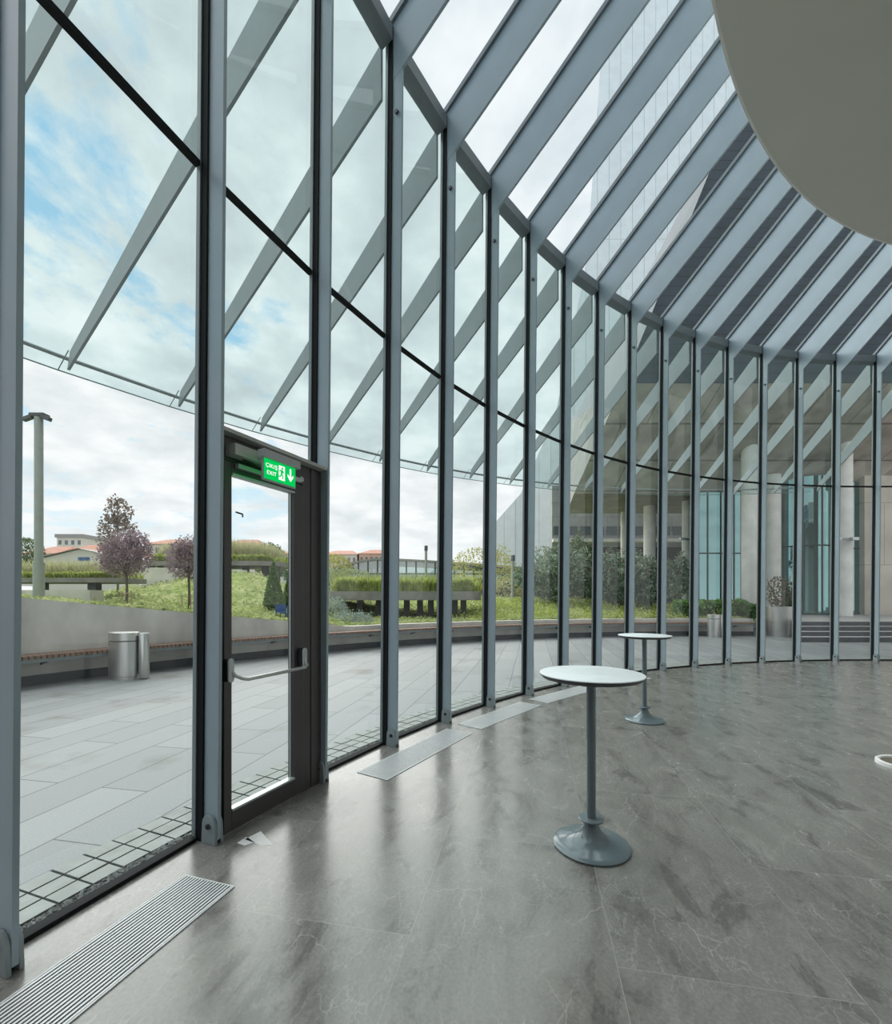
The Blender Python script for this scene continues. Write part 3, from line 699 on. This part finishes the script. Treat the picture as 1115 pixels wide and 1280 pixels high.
planter('raised_planter', 404, 604, 739, 19.5, 3.2, .40, [447, 471, 507, 524, 538, 569, 580], 'wide raised planter tray with bright drooping grass right of the exit door', M['bright'], M['mound'], 23, gh=.62, fh=.85)
# concrete quarter-round wall below the crest planter
m = MB(); Y = 18.5
pts = [(gx(167, Y), Y + .6), (gx(170, Y), Y + .15), (gx(178, Y), Y), (gx(300, Y + 1.6), Y + 1.6)]
poly = pts + [(p[0] + .1, p[1] + .5) for p in reversed(pts)]
zt, zb = gz(709, Y), 1.2
m.slab(poly, zb, zt); tag(m.build('curved_concrete_wall', M['concrete2']), 'short pale curved concrete wall under the planter on the bank crest', 'concrete wall')
# low grey kerb by the leftmost planter
m = MB(); p0, p1 = at(20, 741, 12.2), at(112, 741, 12.2); m.box(p0.x, p1.x, 12.2, 12.7, 1.2, gz(737.5, 12.2)); tag(m.build('low_kerb_wall', M['concrete']), 'low grey concrete kerb under the planter behind the camera pole', 'kerb')

# camera pole
Y = 10.6; X = gx(48.5, Y)
p = empty('camera_pole', (X, Y, on_bank(48.5, Y).z - .2), 0, 'tall grey pole with surveillance cameras on top, left of the trees', 'pole')
zb = p.location.z; zt = gz(519, Y) - zb
MB().lathe([(0, 0), (.088, 0), (.088, zt), (0, zt)], 20).build('pole_shaft', M['pole'], p, smooth=True)
zs = gz(705, Y) - zb
MB().lathe([(.09, 0), (.112, 0), (.112, zs), (.118, zs), (.118, zs + .03), (.09, zs + .03)], 20).build('pole_sleeve', M['pole'], p, smooth=True)
MB().box(-.16, .19, -.10, .10, zt - .05, zt + .03).build('camera_arm', M['camblack'], p, bevel=.01)
for s, ang in ((-1, .35), (1, -.35)):
    Mx = Matrix.Translation((s * .22, -.05, zt - .09)) @ Matrix.Rotation(-ang, 4, 'Y')
    MB().box(-.11, .11, -.05, .05, -.045, .045, Mx).build('camera', M['camblack'], p, bevel=.01)
# lamp posts
def lamp_post(x, y0, y1, Y, w, label):
    X = gx(x, Y); z0, z1 = gz(y0, Y), gz(y1, Y); r = w / F * Y / 2
    p = empty('lamp_post', (X, Y, z0), 0, label, 'lamp post', 'slim lamp posts in the planted park')
    MB().lathe([(0, 0), (r * 1.3, 0), (r * 1.3, .4), (r, .42), (r, z1 - z0 - .35), (0, z1 - z0 - .35)], 12).build('post', M['pole'], p, smooth=True)
    MB().lathe([(0, z1 - z0 - .35), (r * 1.35, z1 - z0 - .35), (r * 1.35, z1 - z0 - .03), (r * 1.1, z1 - z0), (0, z1 - z0)], 12).build('lamp_head', M['camblack'], p, smooth=True)
lamp_post(532.5, 738, 682, 30, 3.2, 'slim lamp post behind the wide raised planter')
lamp_post(641, 750, 694, 27, 4.0, 'slim lamp post left of the large dark bush')

# conifers, silver shrubs, bushes
def conifer(x, Y, h, r, label, seed):
    rng = random.Random(seed); b = on_bank(x, Y); t = empty('conifer', b, 0, label, 'conifer', 'small cone-shaped conifers')
    m = MB().tube([(0, 0, -.1), (0, 0, h * .8)], [.05, .01], 6); m.build('trunk', M['trunk'], t)
    m = MB()
    for i in range(2600):
        q = rng.random() ** 1.5; rr = r * (1 - q) ** .75 * min(1, .55 + q * 5) * rng.uniform(.75, 1.05); a = rng.uniform(0, 2 * PI)
        m.leaf(Vector((rr * math.cos(a), rr * math.sin(a), .05 + q * h)), rng.uniform(.07, .14), rng, .8, .45)
    m.build('crown', M['conifer'], t)
conifer(342, 15.2, 1.55, .36, 'pointed conifer seen whole through the exit door glass', 31)
conifer(365, 16.0, 1.5, .36, 'pointed conifer half hidden by the right stile of the exit door', 32)
def bush(name, x, Y, base, blobs, mt, leaf, n, label, group, seed, flowers=0, cat='bush', asp=.35, core=True):
    rng = random.Random(seed); t = empty(name, base, 0, label, cat, group); m = MB()
    if name == 'oleander_bush':                                     # break the outline into leafy sprays
        sprays = []
        for bx in blobs:
            for q in range(9):
                v = Vector((rng.gauss(0, 1), rng.gauss(0, 1), rng.gauss(.25, 1))).normalized(); k = rng.uniform(.22, .38)
                sprays.append((bx[0] + v.x * bx[3], bx[1] + v.y * bx[4], max(.35, bx[2] + v.z * bx[5]), bx[3] * k, bx[4] * k, bx[5] * k * 1.2))
        blobs = [(x, y, z, p * .86, q * .86, r * .86) for x, y, z, p, q, r in blobs] + sprays; n = int(n * 1.25)
    tot = sum(b[3] * b[4] * b[5] for b in blobs)
    for q in range(6):
        an = rng.uniform(0, 2 * PI); bb = blobs[q % len(blobs)]
        m.tube([(.1 * math.cos(an), .1 * math.sin(an), -.1), (bb[0] * .5 + .2 * math.cos(an), bb[1] * .5 + .2 * math.sin(an), bb[2] * .5), (bb[0] + .3 * bb[3] * math.cos(an), bb[1], bb[2] + .3 * bb[5])], [.04, .03, .012], 6)
    m.build('stem', M['trunk'], t)
    m = MB()
    for b in blobs:
        for p in crown_pts(Vector(b[:3]), b[3], b[4], b[5], int(n * b[3] * b[4] * b[5] / tot) + 3, rng, .4): m.leaf(p + Vector((rng.gauss(0, .06), rng.gauss(0, .06), rng.gauss(0, .06))), leaf * rng.uniform(.6, 1.3), rng, .5, asp)
    m.build('foliage', mt, t)
    if flowers:
        m = MB()
        for b in blobs:
            for p in crown_pts(Vector(b[:3]), b[3], b[4], b[5], flowers, rng, .1): m.leaf(p, .11, rng, 0, .9)
        m.build('flower', M['flower'], t)
    return t
b = on_bank(694, 25); S = 25 / F
bush('oleander_bush', 694, 25, b, [(0, 0, 1.5, 1.75, 1.5, 1.35), (-.5, 0, 1.1, 1.3, 1.3, 1.0), (.6, -.2, 2.1, 1.15, 1.1, 1.0), (.1, 0, 2.5, .9, .9, .7)], M['oleander'], .24, 6500, 'large rounded dark-leaved bush, leftmost of the row in the raised bed', 'dark-leaved bushes in the raised bed', 41, 3)
b = on_bank(728, 27.5)
bush('oleander_bush', 728, 27.5, b, [(0, 0, 1.5, 1.1, 1, 1.4), (-.35, 0, 3.0, .6, .6, 1.2), (.3, 0, 2.2, .9, .9, 1.0)], M['tree'], .22, 3800, 'lighter green upright bush behind the large rounded bush', 'dark-leaved bushes in the raised bed', 42, 2)
b = on_bank(765, 24.2)
bush('oleander_bush', 765, 24.2, b, [(0, 0, 1.5, 1.05, 1, 1.4), (-.3, 0, 2.2, .85, .85, .85), (.35, 0, 1.1, .9, .9, .9)], M['oleander'], .24, 4600, 'dark-leaved bush with a few pink flowers, second of the row in the raised bed', 'dark-leaved bushes in the raised bed', 43, 8)
b = on_bank(808, 23.8)
bush('oleander_bush', 808, 23.8, b, [(0, 0, 1.4, 1.2, 1, 1.35), (.5, 0, 1.6, 1.0, .9, 1.1), (-.35, 0, 2.3, .8, .8, .75)], M['oleander'], .24, 4600, 'dark-leaved bush behind the far table, third of the row in the raised bed', 'dark-leaved bushes in the raised bed', 44, 4)
b = on_bank(846, 25.5)
bush('oleander_bush', 846, 25.5, b, [(0, 0, 1.5, .75, .7, 1.2), (-.2, 0, 2.2, .5, .5, .6)], M['oleander'], .22, 2000, 'smaller dark-leaved bush, rightmost of the row in the raised bed', 'dark-leaved bushes in the raised bed', 45, 2)
b = on_bank(440, 15.8)
bush('lavender_shrub', 440, 15.8, b, [(0, 0, .05, .75, .5, .42), (.4, 0, .02, .45, .4, .36), (-.4, 0, 0, .4, .4, .34)], M['silver'], .10, 2800, 'silvery low shrub behind the low wall, right of the exit door', None, 51, cat='shrub')
b = on_bank(418, 16.8)
bush('lavender_shrub', 418, 16.8, b, [(0, 0, .25, .5, .5, .5)], M['silver'], .10, 1200, 'silvery shrub beside the right rib of the exit door, behind the low silvery shrub', None, 52, cat='shrub')
rng = random.Random(61)
iv = empty('ivy_hedge', on_bank(895, 20.2), 0, 'dense dark green ivy hedge at the right end of the raised bed', 'hedge'); o0 = iv.location.copy()
m = MB()
for i in range(5200):
    x = rng.uniform(842, 948); Y = rng.uniform(19.7, 22.0); g = on_bank(min(x, 935), Y)
    zt = .95 + .12 * noise.noise(Vector((x * .06, Y, 3))) - .25 * sm((x - 925) / 25)
    p = Vector((gx(x, Y), Y, .5 + zt * rng.random() ** .45)); m.leaf(p - o0, rng.uniform(.12, .24), rng, .4, .75)
m.build('foliage', M['ivy'], iv)
# mound behind
b = on_bank(425, 24)
bush('mounded_shrub', 425, 24, b, [(0, 0, .6, 2.0, 1.4, .9)], M['mound'], .16, 2500, 'low mounded green shrub behind the left end of the wide raised planter', None, 53, cat='shrub')
b = on_bank(660, 30)
bush('feather_clump', 655, 30, on_bank(632, 30), [(0, 0, .5, 1.3, 1, .95)], M['feather'], .2, 1500, 'pale feathery clump below the slim lamp post left of the large bush', None, 54, cat='shrub')
bush('garden_tree', 607, 33, at(603, 738, 33), [(0, 0, 1.6, 2.6, 1.5, 1.6), (1.2, 0, 2.9, .9, .8, .5)], M['yellow'], .22, 2200, 'thin yellow-green tree in front of the long glass pavilion', None, 55, cat='tree')
bush('garden_tree', 335, 34, at(338, 722, 34), [(0, 0, 1.2, 1.3, 1, 1.3), (-.2, 0, 2.0, .9, .8, .7), (.9, 0, .9, .9, .8, .8)], M['tree'], .26, 2200, 'leafy green tree above the conifers seen through the exit door', None, 56, cat='tree')
bush('garden_tree', 416, 45, at(418, 716, 45), [(0, 0, .4, 1.8, 1.2, 1.5)], M['yellow'], .3, 1500, 'yellow-green tree left of the long glass pavilion', None, 57, cat='tree')
bush('garden_tree', 30, 60, at(32, 700, 60), [(0, 0, 1, 2.3, 1.6, 2.0)], M['tree'], .4, 1600, 'dark green tree beyond the leftmost planter, near the left edge', None, 58, cat='tree')
# two blue chairs on the bank
def chair(x, Y, rz, label):
    b = on_bank(x, Y); t = empty('garden_chair', b, rz, label, 'chair', 'blue chairs by the conifers')
    MB().box(-.16, .16, -.16, .16, .20, .225).build('seat', M['blue'], t); MB().box(-.16, .16, .14, .165, .22, .46).build('backrest', M['blue'], t)
    for sx in (-.14, .14):
        for sy in (-.14, .14): MB().tube([(sx, sy, 0), (sx, sy, .21)], .012, 6).build('leg', M['blue'], t)
chair(351, 13.9, .4, 'small blue chair before the conifers, left of the pair')
chair(359, 13.9, -.5, 'small blue chair before the conifers, right of the pair')

# ------------------------------------------------------------------ far town
def house(name, x0, x1, ybase, ytop, Y, depth, label, wall, roof, roofh, cols, rows, kind='hip'):
    X0, X1 = gx(x0, Y), gx(x1, Y); z0, z1 = gz(ybase, Y) - 3, gz(ytop, Y); w = (X1 - X0) / 2
    h = empty(name, ((X0 + X1) / 2, Y + depth / 2, z0), 0, label, 'building', 'houses of the town on the horizon'); H = z1 - z0
    MB().box(-w, w, -depth / 2, depth / 2, 0, H).build('wall', wall, h)
    o_ = .05 * w + .2; m = MB()
    if kind == 'hip':
        b = [(-w - o_, -depth / 2 - o_, H), (w + o_, -depth / 2 - o_, H), (w + o_, depth / 2 + o_, H), (-w - o_, depth / 2 + o_, H)]; r = [(-w * .5, 0, H + roofh), (w * .5, 0, H + roofh)]
        m.add(b + r, [(0, 1, 5, 4), (2, 3, 4, 5), (1, 2, 5), (3, 0, 4), (3, 2, 1, 0)])
    elif kind == 'gable':
        b = [(-w - o_, -depth / 2 - o_, H), (0, -depth / 2 - o_, H + roofh), (w + o_, -depth / 2 - o_, H), (-w - o_, depth / 2, H), (0, depth / 2, H + roofh), (w + o_, depth / 2, H)]
        m.add(b, [(0, 1, 4, 3), (1, 2, 5, 4)])
        MB().add([(-w, -depth / 2, H), (w, -depth / 2, H), (0, -depth / 2, H + roofh * .95)], [(0, 1, 2)]).build('gable', wall, h)
    else: m.box(-w - o_, w + o_, -depth / 2 - o_, depth / 2, H, H + roofh)
    m.build('roof', roof, h)
    for i in range(cols):
        for j in range(rows):
            x = -w + 2 * w * (i + .5) / cols; z = H - (j + .55) * 3.0
            if z < 1: continue
            MB().box(x - w / cols * .45, x + w / cols * .45, -depth / 2 - .08, -depth / 2, z - .8, z + .7).build('window', M['win'], h)
    return h
house('apartment_building', 71, 103, 700, 672, 155, 14, 'tall pale apartment building on the horizon behind the camera pole', M['housewall'], M['greyroof'], 1.2, 4, 3, 'flat')
house('town_house', 26, 74, 715, 692, 95, 12, 'pale house with a red tiled roof behind the camera pole', M['shedwall'], M['tile'], 2.2, 4, 1)
house('town_house', 78, 118, 712, 690, 110, 12, 'house with a brown tiled roof behind the gabled shed', M['housewall'], M['tile'], 2.5, 4, 1)
house('town_house', 108, 134, 712, 686, 140, 14, 'small grey-roofed house on the horizon left of the purple trees', M['shedwall'], M['greyroof'], 1.8, 4, 2)
house('town_house', 112, 160, 716, 694, 100, 12, 'house with a red tiled roof behind the tall bronze tree', M['shedwall'], M['tile'], 2.6, 4, 1)
house('gabled_shed', 52, 150, 725, 698, 60, 16, 'wide pale shed with a low gable and small blue sign', M['shedwall'], M['greyroof'], 1.35, 3, 1, 'gable')
house('town_house', 182, 222, 720, 680, 120, 12, 'pale house showing above the crest planter between the purple trees', M['housewall'], M['tile'], 2.0, 4, 2)
house('apartment_building', 272, 320, 705, 683, 110, 14, 'white apartment building with red roof seen through the door glass, top left', M['housewall'], M['tile'], 2.6, 6, 2)
house('apartment_building', 346, 392, 720, 692, 105, 14, 'white building with red roof seen at the right of the door glass', M['shedwall'], M['tile'], 1.6, 5, 2)
house('apartment_building', 400, 446, 718, 693, 125, 14, 'pale apartment block with red roof, left half of the terrace right of the door', M['housewall'], M['tile'], 1.8, 7, 2)
house('apartment_building', 449, 486, 718, 692, 125, 14, 'orange-pink apartment block, right half of the terrace right of the door', M['housepink'], M['tile'], 1.8, 6, 2)
house('town_house', 352, 372, 722, 706, 70, 8, 'small white house with orange roof right of the conifer tip', M['shedwall'], M['tile'], 1.2, 2, 1)
H_ = gz(698, 60) - gz(725, 60) + 3
for sgn in [o for o in COL.objects if o.name.startswith('gabled_shed')]:
    MB().box(-.3, 1.2, -8.1, -8.02, H_ - .3, H_ + .15).build('sign_board', M['blue'], sgn)

# long low glass pavilion with a curved roof
Y = 46
pv = empty('glass_pavilion', (gx(545, Y), Y, -1), 0, 'long low glass pavilion with a curved metal roof beyond the planters', 'pavilion')
def arc_y(x):
    if x < 478: return 714 - 13.5 * math.sin((x - 412) / 66 * PI / 2)
    return 700.5 + 14 * ((x - 478) / 210) ** 1.3
xs = [412 + 276 * i / 46 for i in range(47)]
m1, m2 = MB(), MB()
for q, (xa, xb) in enumerate(zip(xs, xs[1:])):
    za, zb = gz(arc_y(xa), Y) + 1, gz(arc_y(xb), Y) + 1; X0, X1 = gx(xa, Y) - pv.location.x, gx(xb, Y) - pv.location.x
    m1.add([(X0, -.25, za), (X1, -.25, zb), (X1, -.25, zb + .22), (X0, -.25, za + .22), (X0, 9, za), (X1, 9, zb), (X1, 9, zb + .22), (X0, 9, za + .22)], [(0, 1, 2, 3), (3, 2, 6, 7), (1, 0, 4, 5), (4, 7, 6, 5)])
    m2.add([(X0, 0, 0), (X1, 0, 0), (X1, 0, zb), (X0, 0, za)], [(0, 1, 2, 3)])
m1.build('curved_roof', M['greyroof'], pv); m2.build('glass_front', M['lowglass'], pv)
for xa in xs[::2]:
    X0 = gx(xa, Y) - pv.location.x; z = gz(arc_y(xa), Y) + 1
    MB().box(X0 - .07, X0 + .07, -.06, .04, 0, z).build('mullion', M['camblack'], pv)
mm = MB(); mm.box(gx(412, Y) - pv.location.x, gx(688, Y) - pv.location.x, 1.5, 1.7, 0, gz(722, Y) + 1); mm.build('inner_wall', mat('pavilion_inside', (.16, .12, .09), .8, 0, .3, .3), pv)
MB().box(gx(412, Y) - pv.location.x, gx(688, Y) - pv.location.x, -.04, .0, gz(717, Y) + .9, gz(717, Y) + 1.05).build('transom', M['camblack'], pv)

# ------------------------------------------------------------------ the large building on the right
tw = empty('glass_tower', (30, 72, 0), 0, 'tall pale glass tower with fine vertical lines, seen through wall and roof', 'tower')
Y = 72; sil = [(612, 720), (612, 692), (618, 654), (651, 617), (694, 520), (733, 330), (748, 120), (762, -90), (1010, -90), (1010, 720)]
pts = [at(x, y, Y) - tw.location for x, y in sil]
n = len(pts); m = MB(); m.add(pts + [p + Vector((14, 30, 0)) for p in pts], [tuple(range(n)), tuple(range(2 * n - 1, n - 1, -1))] + [(i, i + n, (i + 1) % n + n, (i + 1) % n) for i in range(n)])
m.build('glass_skin', M['paleglass'], tw)

hb = empty('overhanging_building', (20, 24, 0), 0, 'large building with leaning concrete flank and dark upper cladding at the right', 'building')
def relb(pts): return [Vector(p) - hb.location for p in pts]
XR = 52
m = MB(); P = relb([(7.4, 25.5, 7.6), (7.7, 19.2, 10.9), (XR, 19.2, 10.9), (XR, 25.5, 7.6)]); m.add(P, [(0, 1, 2, 3)]); m.build('leaning_flank', M['hull'], hb)
m = MB(); P = relb([(7.7, 19.2, 10.9), (11.5, 19.2, 20.2), (14.6, 19.2, 27), (XR, 19.2, 27), (XR, 19.2, 10.9), (9.0, 31.5, 14.2), (16, 31.5, 27)])
m.add(P, [(0, 1, 2, 3, 4), (0, 5, 6, 2, 1), (2, 6, 3)]); m.build('upper_cladding', M['hulldark'], hb)
m = MB(); P = relb([(7.4, 25.5, 7.6), (XR, 25.5, 7.6), (XR, 31.5, 7.6), (8.6, 31.5, 7.6), (9.0, 31.5, 14.2), (7.7, 19.2, 10.9)]); m.add(P, [(0, 1, 2, 3), (0, 3, 4, 5)]); m.build('soffit', M['soffit'], hb)
def colm(x, Y, w, zt, label=None):
    r = w / F * Y / 2; o = MB().lathe([(0, 0), (r, 0), (r, zt), (0, zt)], 28, Matrix.Translation(Vector((gx(x, Y), Y, .3)) - hb.location)).build('column', M['concrete2'], hb, smooth=True)
colm(937, 22.6, 18, 9.6); colm(966, 24.2, 17, 8); colm(1055, 22.4, 17, 9.6); colm(858, 27.5, 10, 7.3); colm(812, 29, 14, 7.3); colm(779, 31, 6, 7.3)
MB().box(gx(1085, 24) - 20, XR - 20, .2, .8, .3, 9).build('concrete_wall', M['flankwall'], hb)
def fglass(x0, x1, Y, z0, z1, nm=6, bulge=0.0):
    m = MB(); seg = 16; X0, X1 = gx(x0, Y), gx(x1, Y); pts = []
    for i in range(seg + 1):
        t = i / seg; pts.append(Vector((X0 + (X1 - X0) * t, Y - bulge * math.sin(PI * t), 0)) - hb.location)
    for p, q in zip(pts, pts[1:]): m.add([(p.x, p.y, z0), (q.x, q.y, z0), (q.x, q.y, z1), (p.x, p.y, z1)], [(0, 1, 2, 3)])
    o = m.build('facade_glass', M['facade'], hb, smooth=True)
    m = MB()
    for i in range(0, seg + 1, seg // nm):
        p = pts[i]; m.box(p.x - .022, p.x + .022, p.y - .05, p.y + .03, z0, z1)
    for zz in (z0 + .06, z0 + (z1 - z0) * .5): 
        for p, q in zip(pts, pts[1:]): m.tube([(p.x, p.y - .03, zz), (q.x, q.y - .03, zz)], .035, 4)
    m.build('facade_frame', M['camblack'], o)
fglass(868, 934, 25.2, .66, 7.6, 4)
fglass(972, 1042, 24.9, .66, 8.2, 4, 1.1)
fglass(1062, 1088, 24.5, .66, 8.0, 2)
# interior behind the glass: dark floor slab, back wall
MB().box(gx(855, 31) - 20, XR - 20, 31 - 24, 31.3 - 24, .3, 7.6).build('inner_wall', mat('inner_wall', (.06, .075, .075), .7, 0, .4, .4), hb)
# the distant wing with a window band
WY = 41.0
wg = empty('rear_wing', (gx(770, WY), WY, 0), 0, 'rear wing with grey panels and a band of windows beyond the bushes', 'building wing')
X0, X1 = gx(690, WY) - wg.location.x, gx(905, WY) - wg.location.x
MB().box(X0, X1, 0, .5, -1, 12).build('panel_wall', panelled('wing_panels', (.36, .365, .365), (.41, .42, .42), (.20, .20, .20), 2.0, 1.3, (0, 2), .7), wg)
for i in range(13):
    xa = X0 + (X1 - X0) * (i + .1) / 13; xb = X0 + (X1 - X0) * (i + .9) / 13
    MB().box(xa, xb, -.06, .0, gz(669, WY), gz(658, WY)).build('window', M['win'], wg)
MB().box(X0, X1, -.5, 0, gz(678, WY), gz(674, WY)).build('ledge', M['concrete2'], wg)
MB().box(X0 + 1, X1, -.05, .0, 0, gz(684, WY)).build('dark_base', M['trayleg'], wg)
# surveillance cameras on the columns
def cctv(x, y, Y, s, label):
    p = at(x, y, Y); t = empty('surveillance_camera', p, 0, label, 'camera', 'surveillance cameras on the columns')
    MB().box(-.30 * s, .30 * s, -.05, .05, -.05, .05).build('mount_arm', M['cap'], t)
    for q in (-1, 1): MB().box(q * .42 - .16, q * .42 + .16, -.16, .06, -.07, .09).build('camera_housing', M['bead'], t, bevel=.02)
cctv(861, 674, 26.9, 1, 'white twin surveillance camera on the column left of the glass facade')
cctv(1056, 674, 21.9, 1, 'grey twin surveillance camera on the thick column at the right')

# platform and steps
EL = .81
def stepmesh(Yf, z0, z1, Yb): 
    return MB().slab([(EL * Yf - .1, Yf), (36, Yf), (36, Yb), (EL * Yb - .1, Yb)], z0, z1)
sp = empty('entrance_steps', (13.2, 16, 0), 0, 'four wide dark stone steps up to the entrance platform at the right', 'steps')
ys = [15.9, 16.3, 16.7, 17.1]
for i, y in enumerate(ys):
    m = stepmesh(y, -.012 if i == 0 else i * .165, (i + 1) * .165, 17.5); m.v = [tuple(Vector(v) - sp.location) for v in m.v]
    st_ = m.build('step', M['step'], sp)
    m = stepmesh(y + .004, (i + 1) * .165, (i + 1) * .165 + .008, min(y + .40, 17.5)); m.v = [tuple(Vector(v) - sp.location) for v in m.v]; m.build('tread', M['plat'], st_)
m = MB().slab([(EL * 17.5 - .1, 17.5), (56, 17.5), (56, 34), (EL * 20 - .1 + 1.5, 34), (EL * 20 - .1, 20)], -.1, .668); tag(m.build('entrance_platform', M['plat']), kind='structure')
m = MB().slab([(12, 12), (56, 12), (56, 34), (12, 34)], -.3, -.03); tag(m.build('forecourt_paving', M['pavers']), kind='structure')
# steel pot with plant
t = empty('plant_pot', (13.85, 18.35, -.012), 0, 'large tapered steel pot with a sparse reddish plant, left of the steps', 'plant pot')
MB().lathe([(0, 0), (.43, 0), (.53, 1.24), (.50, 1.24), (.485, 1.12), (0, 1.12)], 40).build('pot', M['steel'], t, smooth=True)
rng = random.Random(71); m = MB()
for q in range(9):
    a = rng.uniform(0, 6.28); m.tube([(.05 * math.cos(a), .05 * math.sin(a), 1.1), (.2 * math.cos(a), .2 * math.sin(a), 1.7), (.45 * math.cos(a), .4 * math.sin(a), rng.uniform(2.0, 2.5))], [.015, .012, .006], 5)
m.build('stem', M['trunk'], t); m = MB()
for p in crown_pts(Vector((0, 0, 1.8)), .5, .45, .72, 620, rng, .6): m.leaf(p, rng.uniform(.07, .16), rng, 0, .5)
m.build('foliage', M['redplant'], t)

# ------------------------------------------------------------------ sky
w = bpy.data.worlds.new('sky'); bpy.context.scene.world = w; w.use_nodes = True; nt = w.node_tree; nt.nodes.clear(); L = nt.links.new
out = N(nt, 'ShaderNodeOutputWorld'); bg = N(nt, 'ShaderNodeBackground'); L(bg.outputs[0], out.inputs[0])
tc = N(nt, 'ShaderNodeTexCoord'); sp_ = N(nt, 'ShaderNodeSeparateXYZ'); L(tc.outputs['Generated'], sp_.inputs[0])
zz = N(nt, 'ShaderNodeMath', operation='MAXIMUM'); zz.inputs[1].default_value = 0; L(sp_.outputs[2], zz.inputs[0])
za = N(nt, 'ShaderNodeMath', operation='ADD'); za.inputs[1].default_value = .22; L(zz.outputs[0], za.inputs[0])
dv = N(nt, 'ShaderNodeVectorMath', operation='DIVIDE'); cb = N(nt, 'ShaderNodeCombineXYZ')
for i in range(3): L(za.outputs[0], cb.inputs[i])
L(tc.outputs['Generated'], dv.inputs[0]); L(cb.outputs[0], dv.inputs[1])
mp = N(nt, 'ShaderNodeMapping'); mp.inputs['Location'].default_value = (.35, .1, 0); mp.inputs['Scale'].default_value = (1, 1, .0); L(dv.outputs[0], mp.inputs[0])
c1 = N(nt, 'ShaderNodeTexNoise'); c1.inputs['Scale'].default_value = 1.9; c1.inputs['Detail'].default_value = 9; c1.inputs['Roughness'].default_value = .61; c1.inputs['Distortion'].default_value = .25; L(mp.outputs[0], c1.inputs['Vector'])
xm = ramp(nt, [(.31, 0), (.46, .22)], N(nt, 'ShaderNodeMath').outputs[0]); xn = xm.node.inputs[0].links[0].from_node
xn.operation = 'MULTIPLY_ADD'; xn.inputs[1].default_value = .5; xn.inputs[2].default_value = .5; L(sp_.outputs[0], xn.inputs[0])
sm_ = N(nt, 'ShaderNodeMath', operation='ADD'); L(c1.outputs[0], sm_.inputs[0]); L(xm, sm_.inputs[1])
cover = ramp(nt, [(.42, 0), (.50, 1)], sm_.outputs[0])
c2 = N(nt, 'ShaderNodeTexNoise'); c2.inputs['Scale'].default_value = 3.1; c2.inputs['Detail'].default_value = 8; c2.inputs['Roughness'].default_value = .55; L(mp.outputs[0], c2.inputs['Vector'])
cl = ramp(nt, [(.32, (.58, .61, .635)), (.50, (.77, .79, .80)), (.64, (.96, .96, .96))], c2.outputs[0])
blue = ramp(nt, [(0, (.72, .82, .88)), (.25, (.46, .68, .84)), (1, (.30, .55, .78))], zz.outputs[0])
mx = N(nt, 'ShaderNodeMix', data_type='RGBA'); L(cover, mx.inputs['Factor']); L(blue, mx.inputs['A']); L(cl, mx.inputs['B'])
hz_ = ramp(nt, [(0, 1), (.12, .35), (.4, 0)], zz.outputs[0])
m2 = N(nt, 'ShaderNodeMix', data_type='RGBA'); L(hz_, m2.inputs['Factor']); L(mx.outputs['Result'], m2.inputs['A']); m2.inputs['B'].default_value = (.90, .91, .92, 1)
L(m2.outputs['Result'], bg.inputs[0]); bg.inputs[1].default_value = 1.05
s = bpy.data.lights.new('sun', 'SUN'); s.energy = 3.7; s.angle = math.radians(80); s.color = (1, .97, .92)
so = bpy.data.objects.new('sun', s); COL.objects.link(so); so.rotation_euler = Vector((.38, -.55, -.74)).to_track_quat('-Z', 'Y').to_euler()

# ------------------------------------------------------------------ camera
cam = bpy.data.cameras.new('camera'); co = bpy.data.objects.new('camera', cam); COL.objects.link(co)
co.location = (0, 0, EYE); co.rotation_euler = (PI / 2, 0, 0)
cam.sensor_fit = 'HORIZONTAL'; cam.sensor_width = 36; cam.lens = F / 1115 * 36
cam.shift_x = (557.5 - CX) / 1115; cam.shift_y = (HY - 640) / 1115
cam.clip_start = .05; cam.clip_end = 1000
sc = bpy.context.scene; sc.camera = co
sc.view_settings.view_transform = 'Standard'; sc.view_settings.look = 'None'; sc.view_settings.exposure = 0.1; sc.view_settings.gamma = 1.06
sc.view_settings.use_curve_mapping = True
cv = sc.view_settings.curve_mapping.curves[3]
cv.points.new(.10, .085); cv.points.new(.55, .57); cv.points.new(.82, .87); sc.view_settings.curve_mapping.update()
sc.cycles.transparent_max_bounces = 24; sc.cycles.max_bounces = 10; sc.cycles.diffuse_bounces = 5; sc.cycles.use_denoising = True
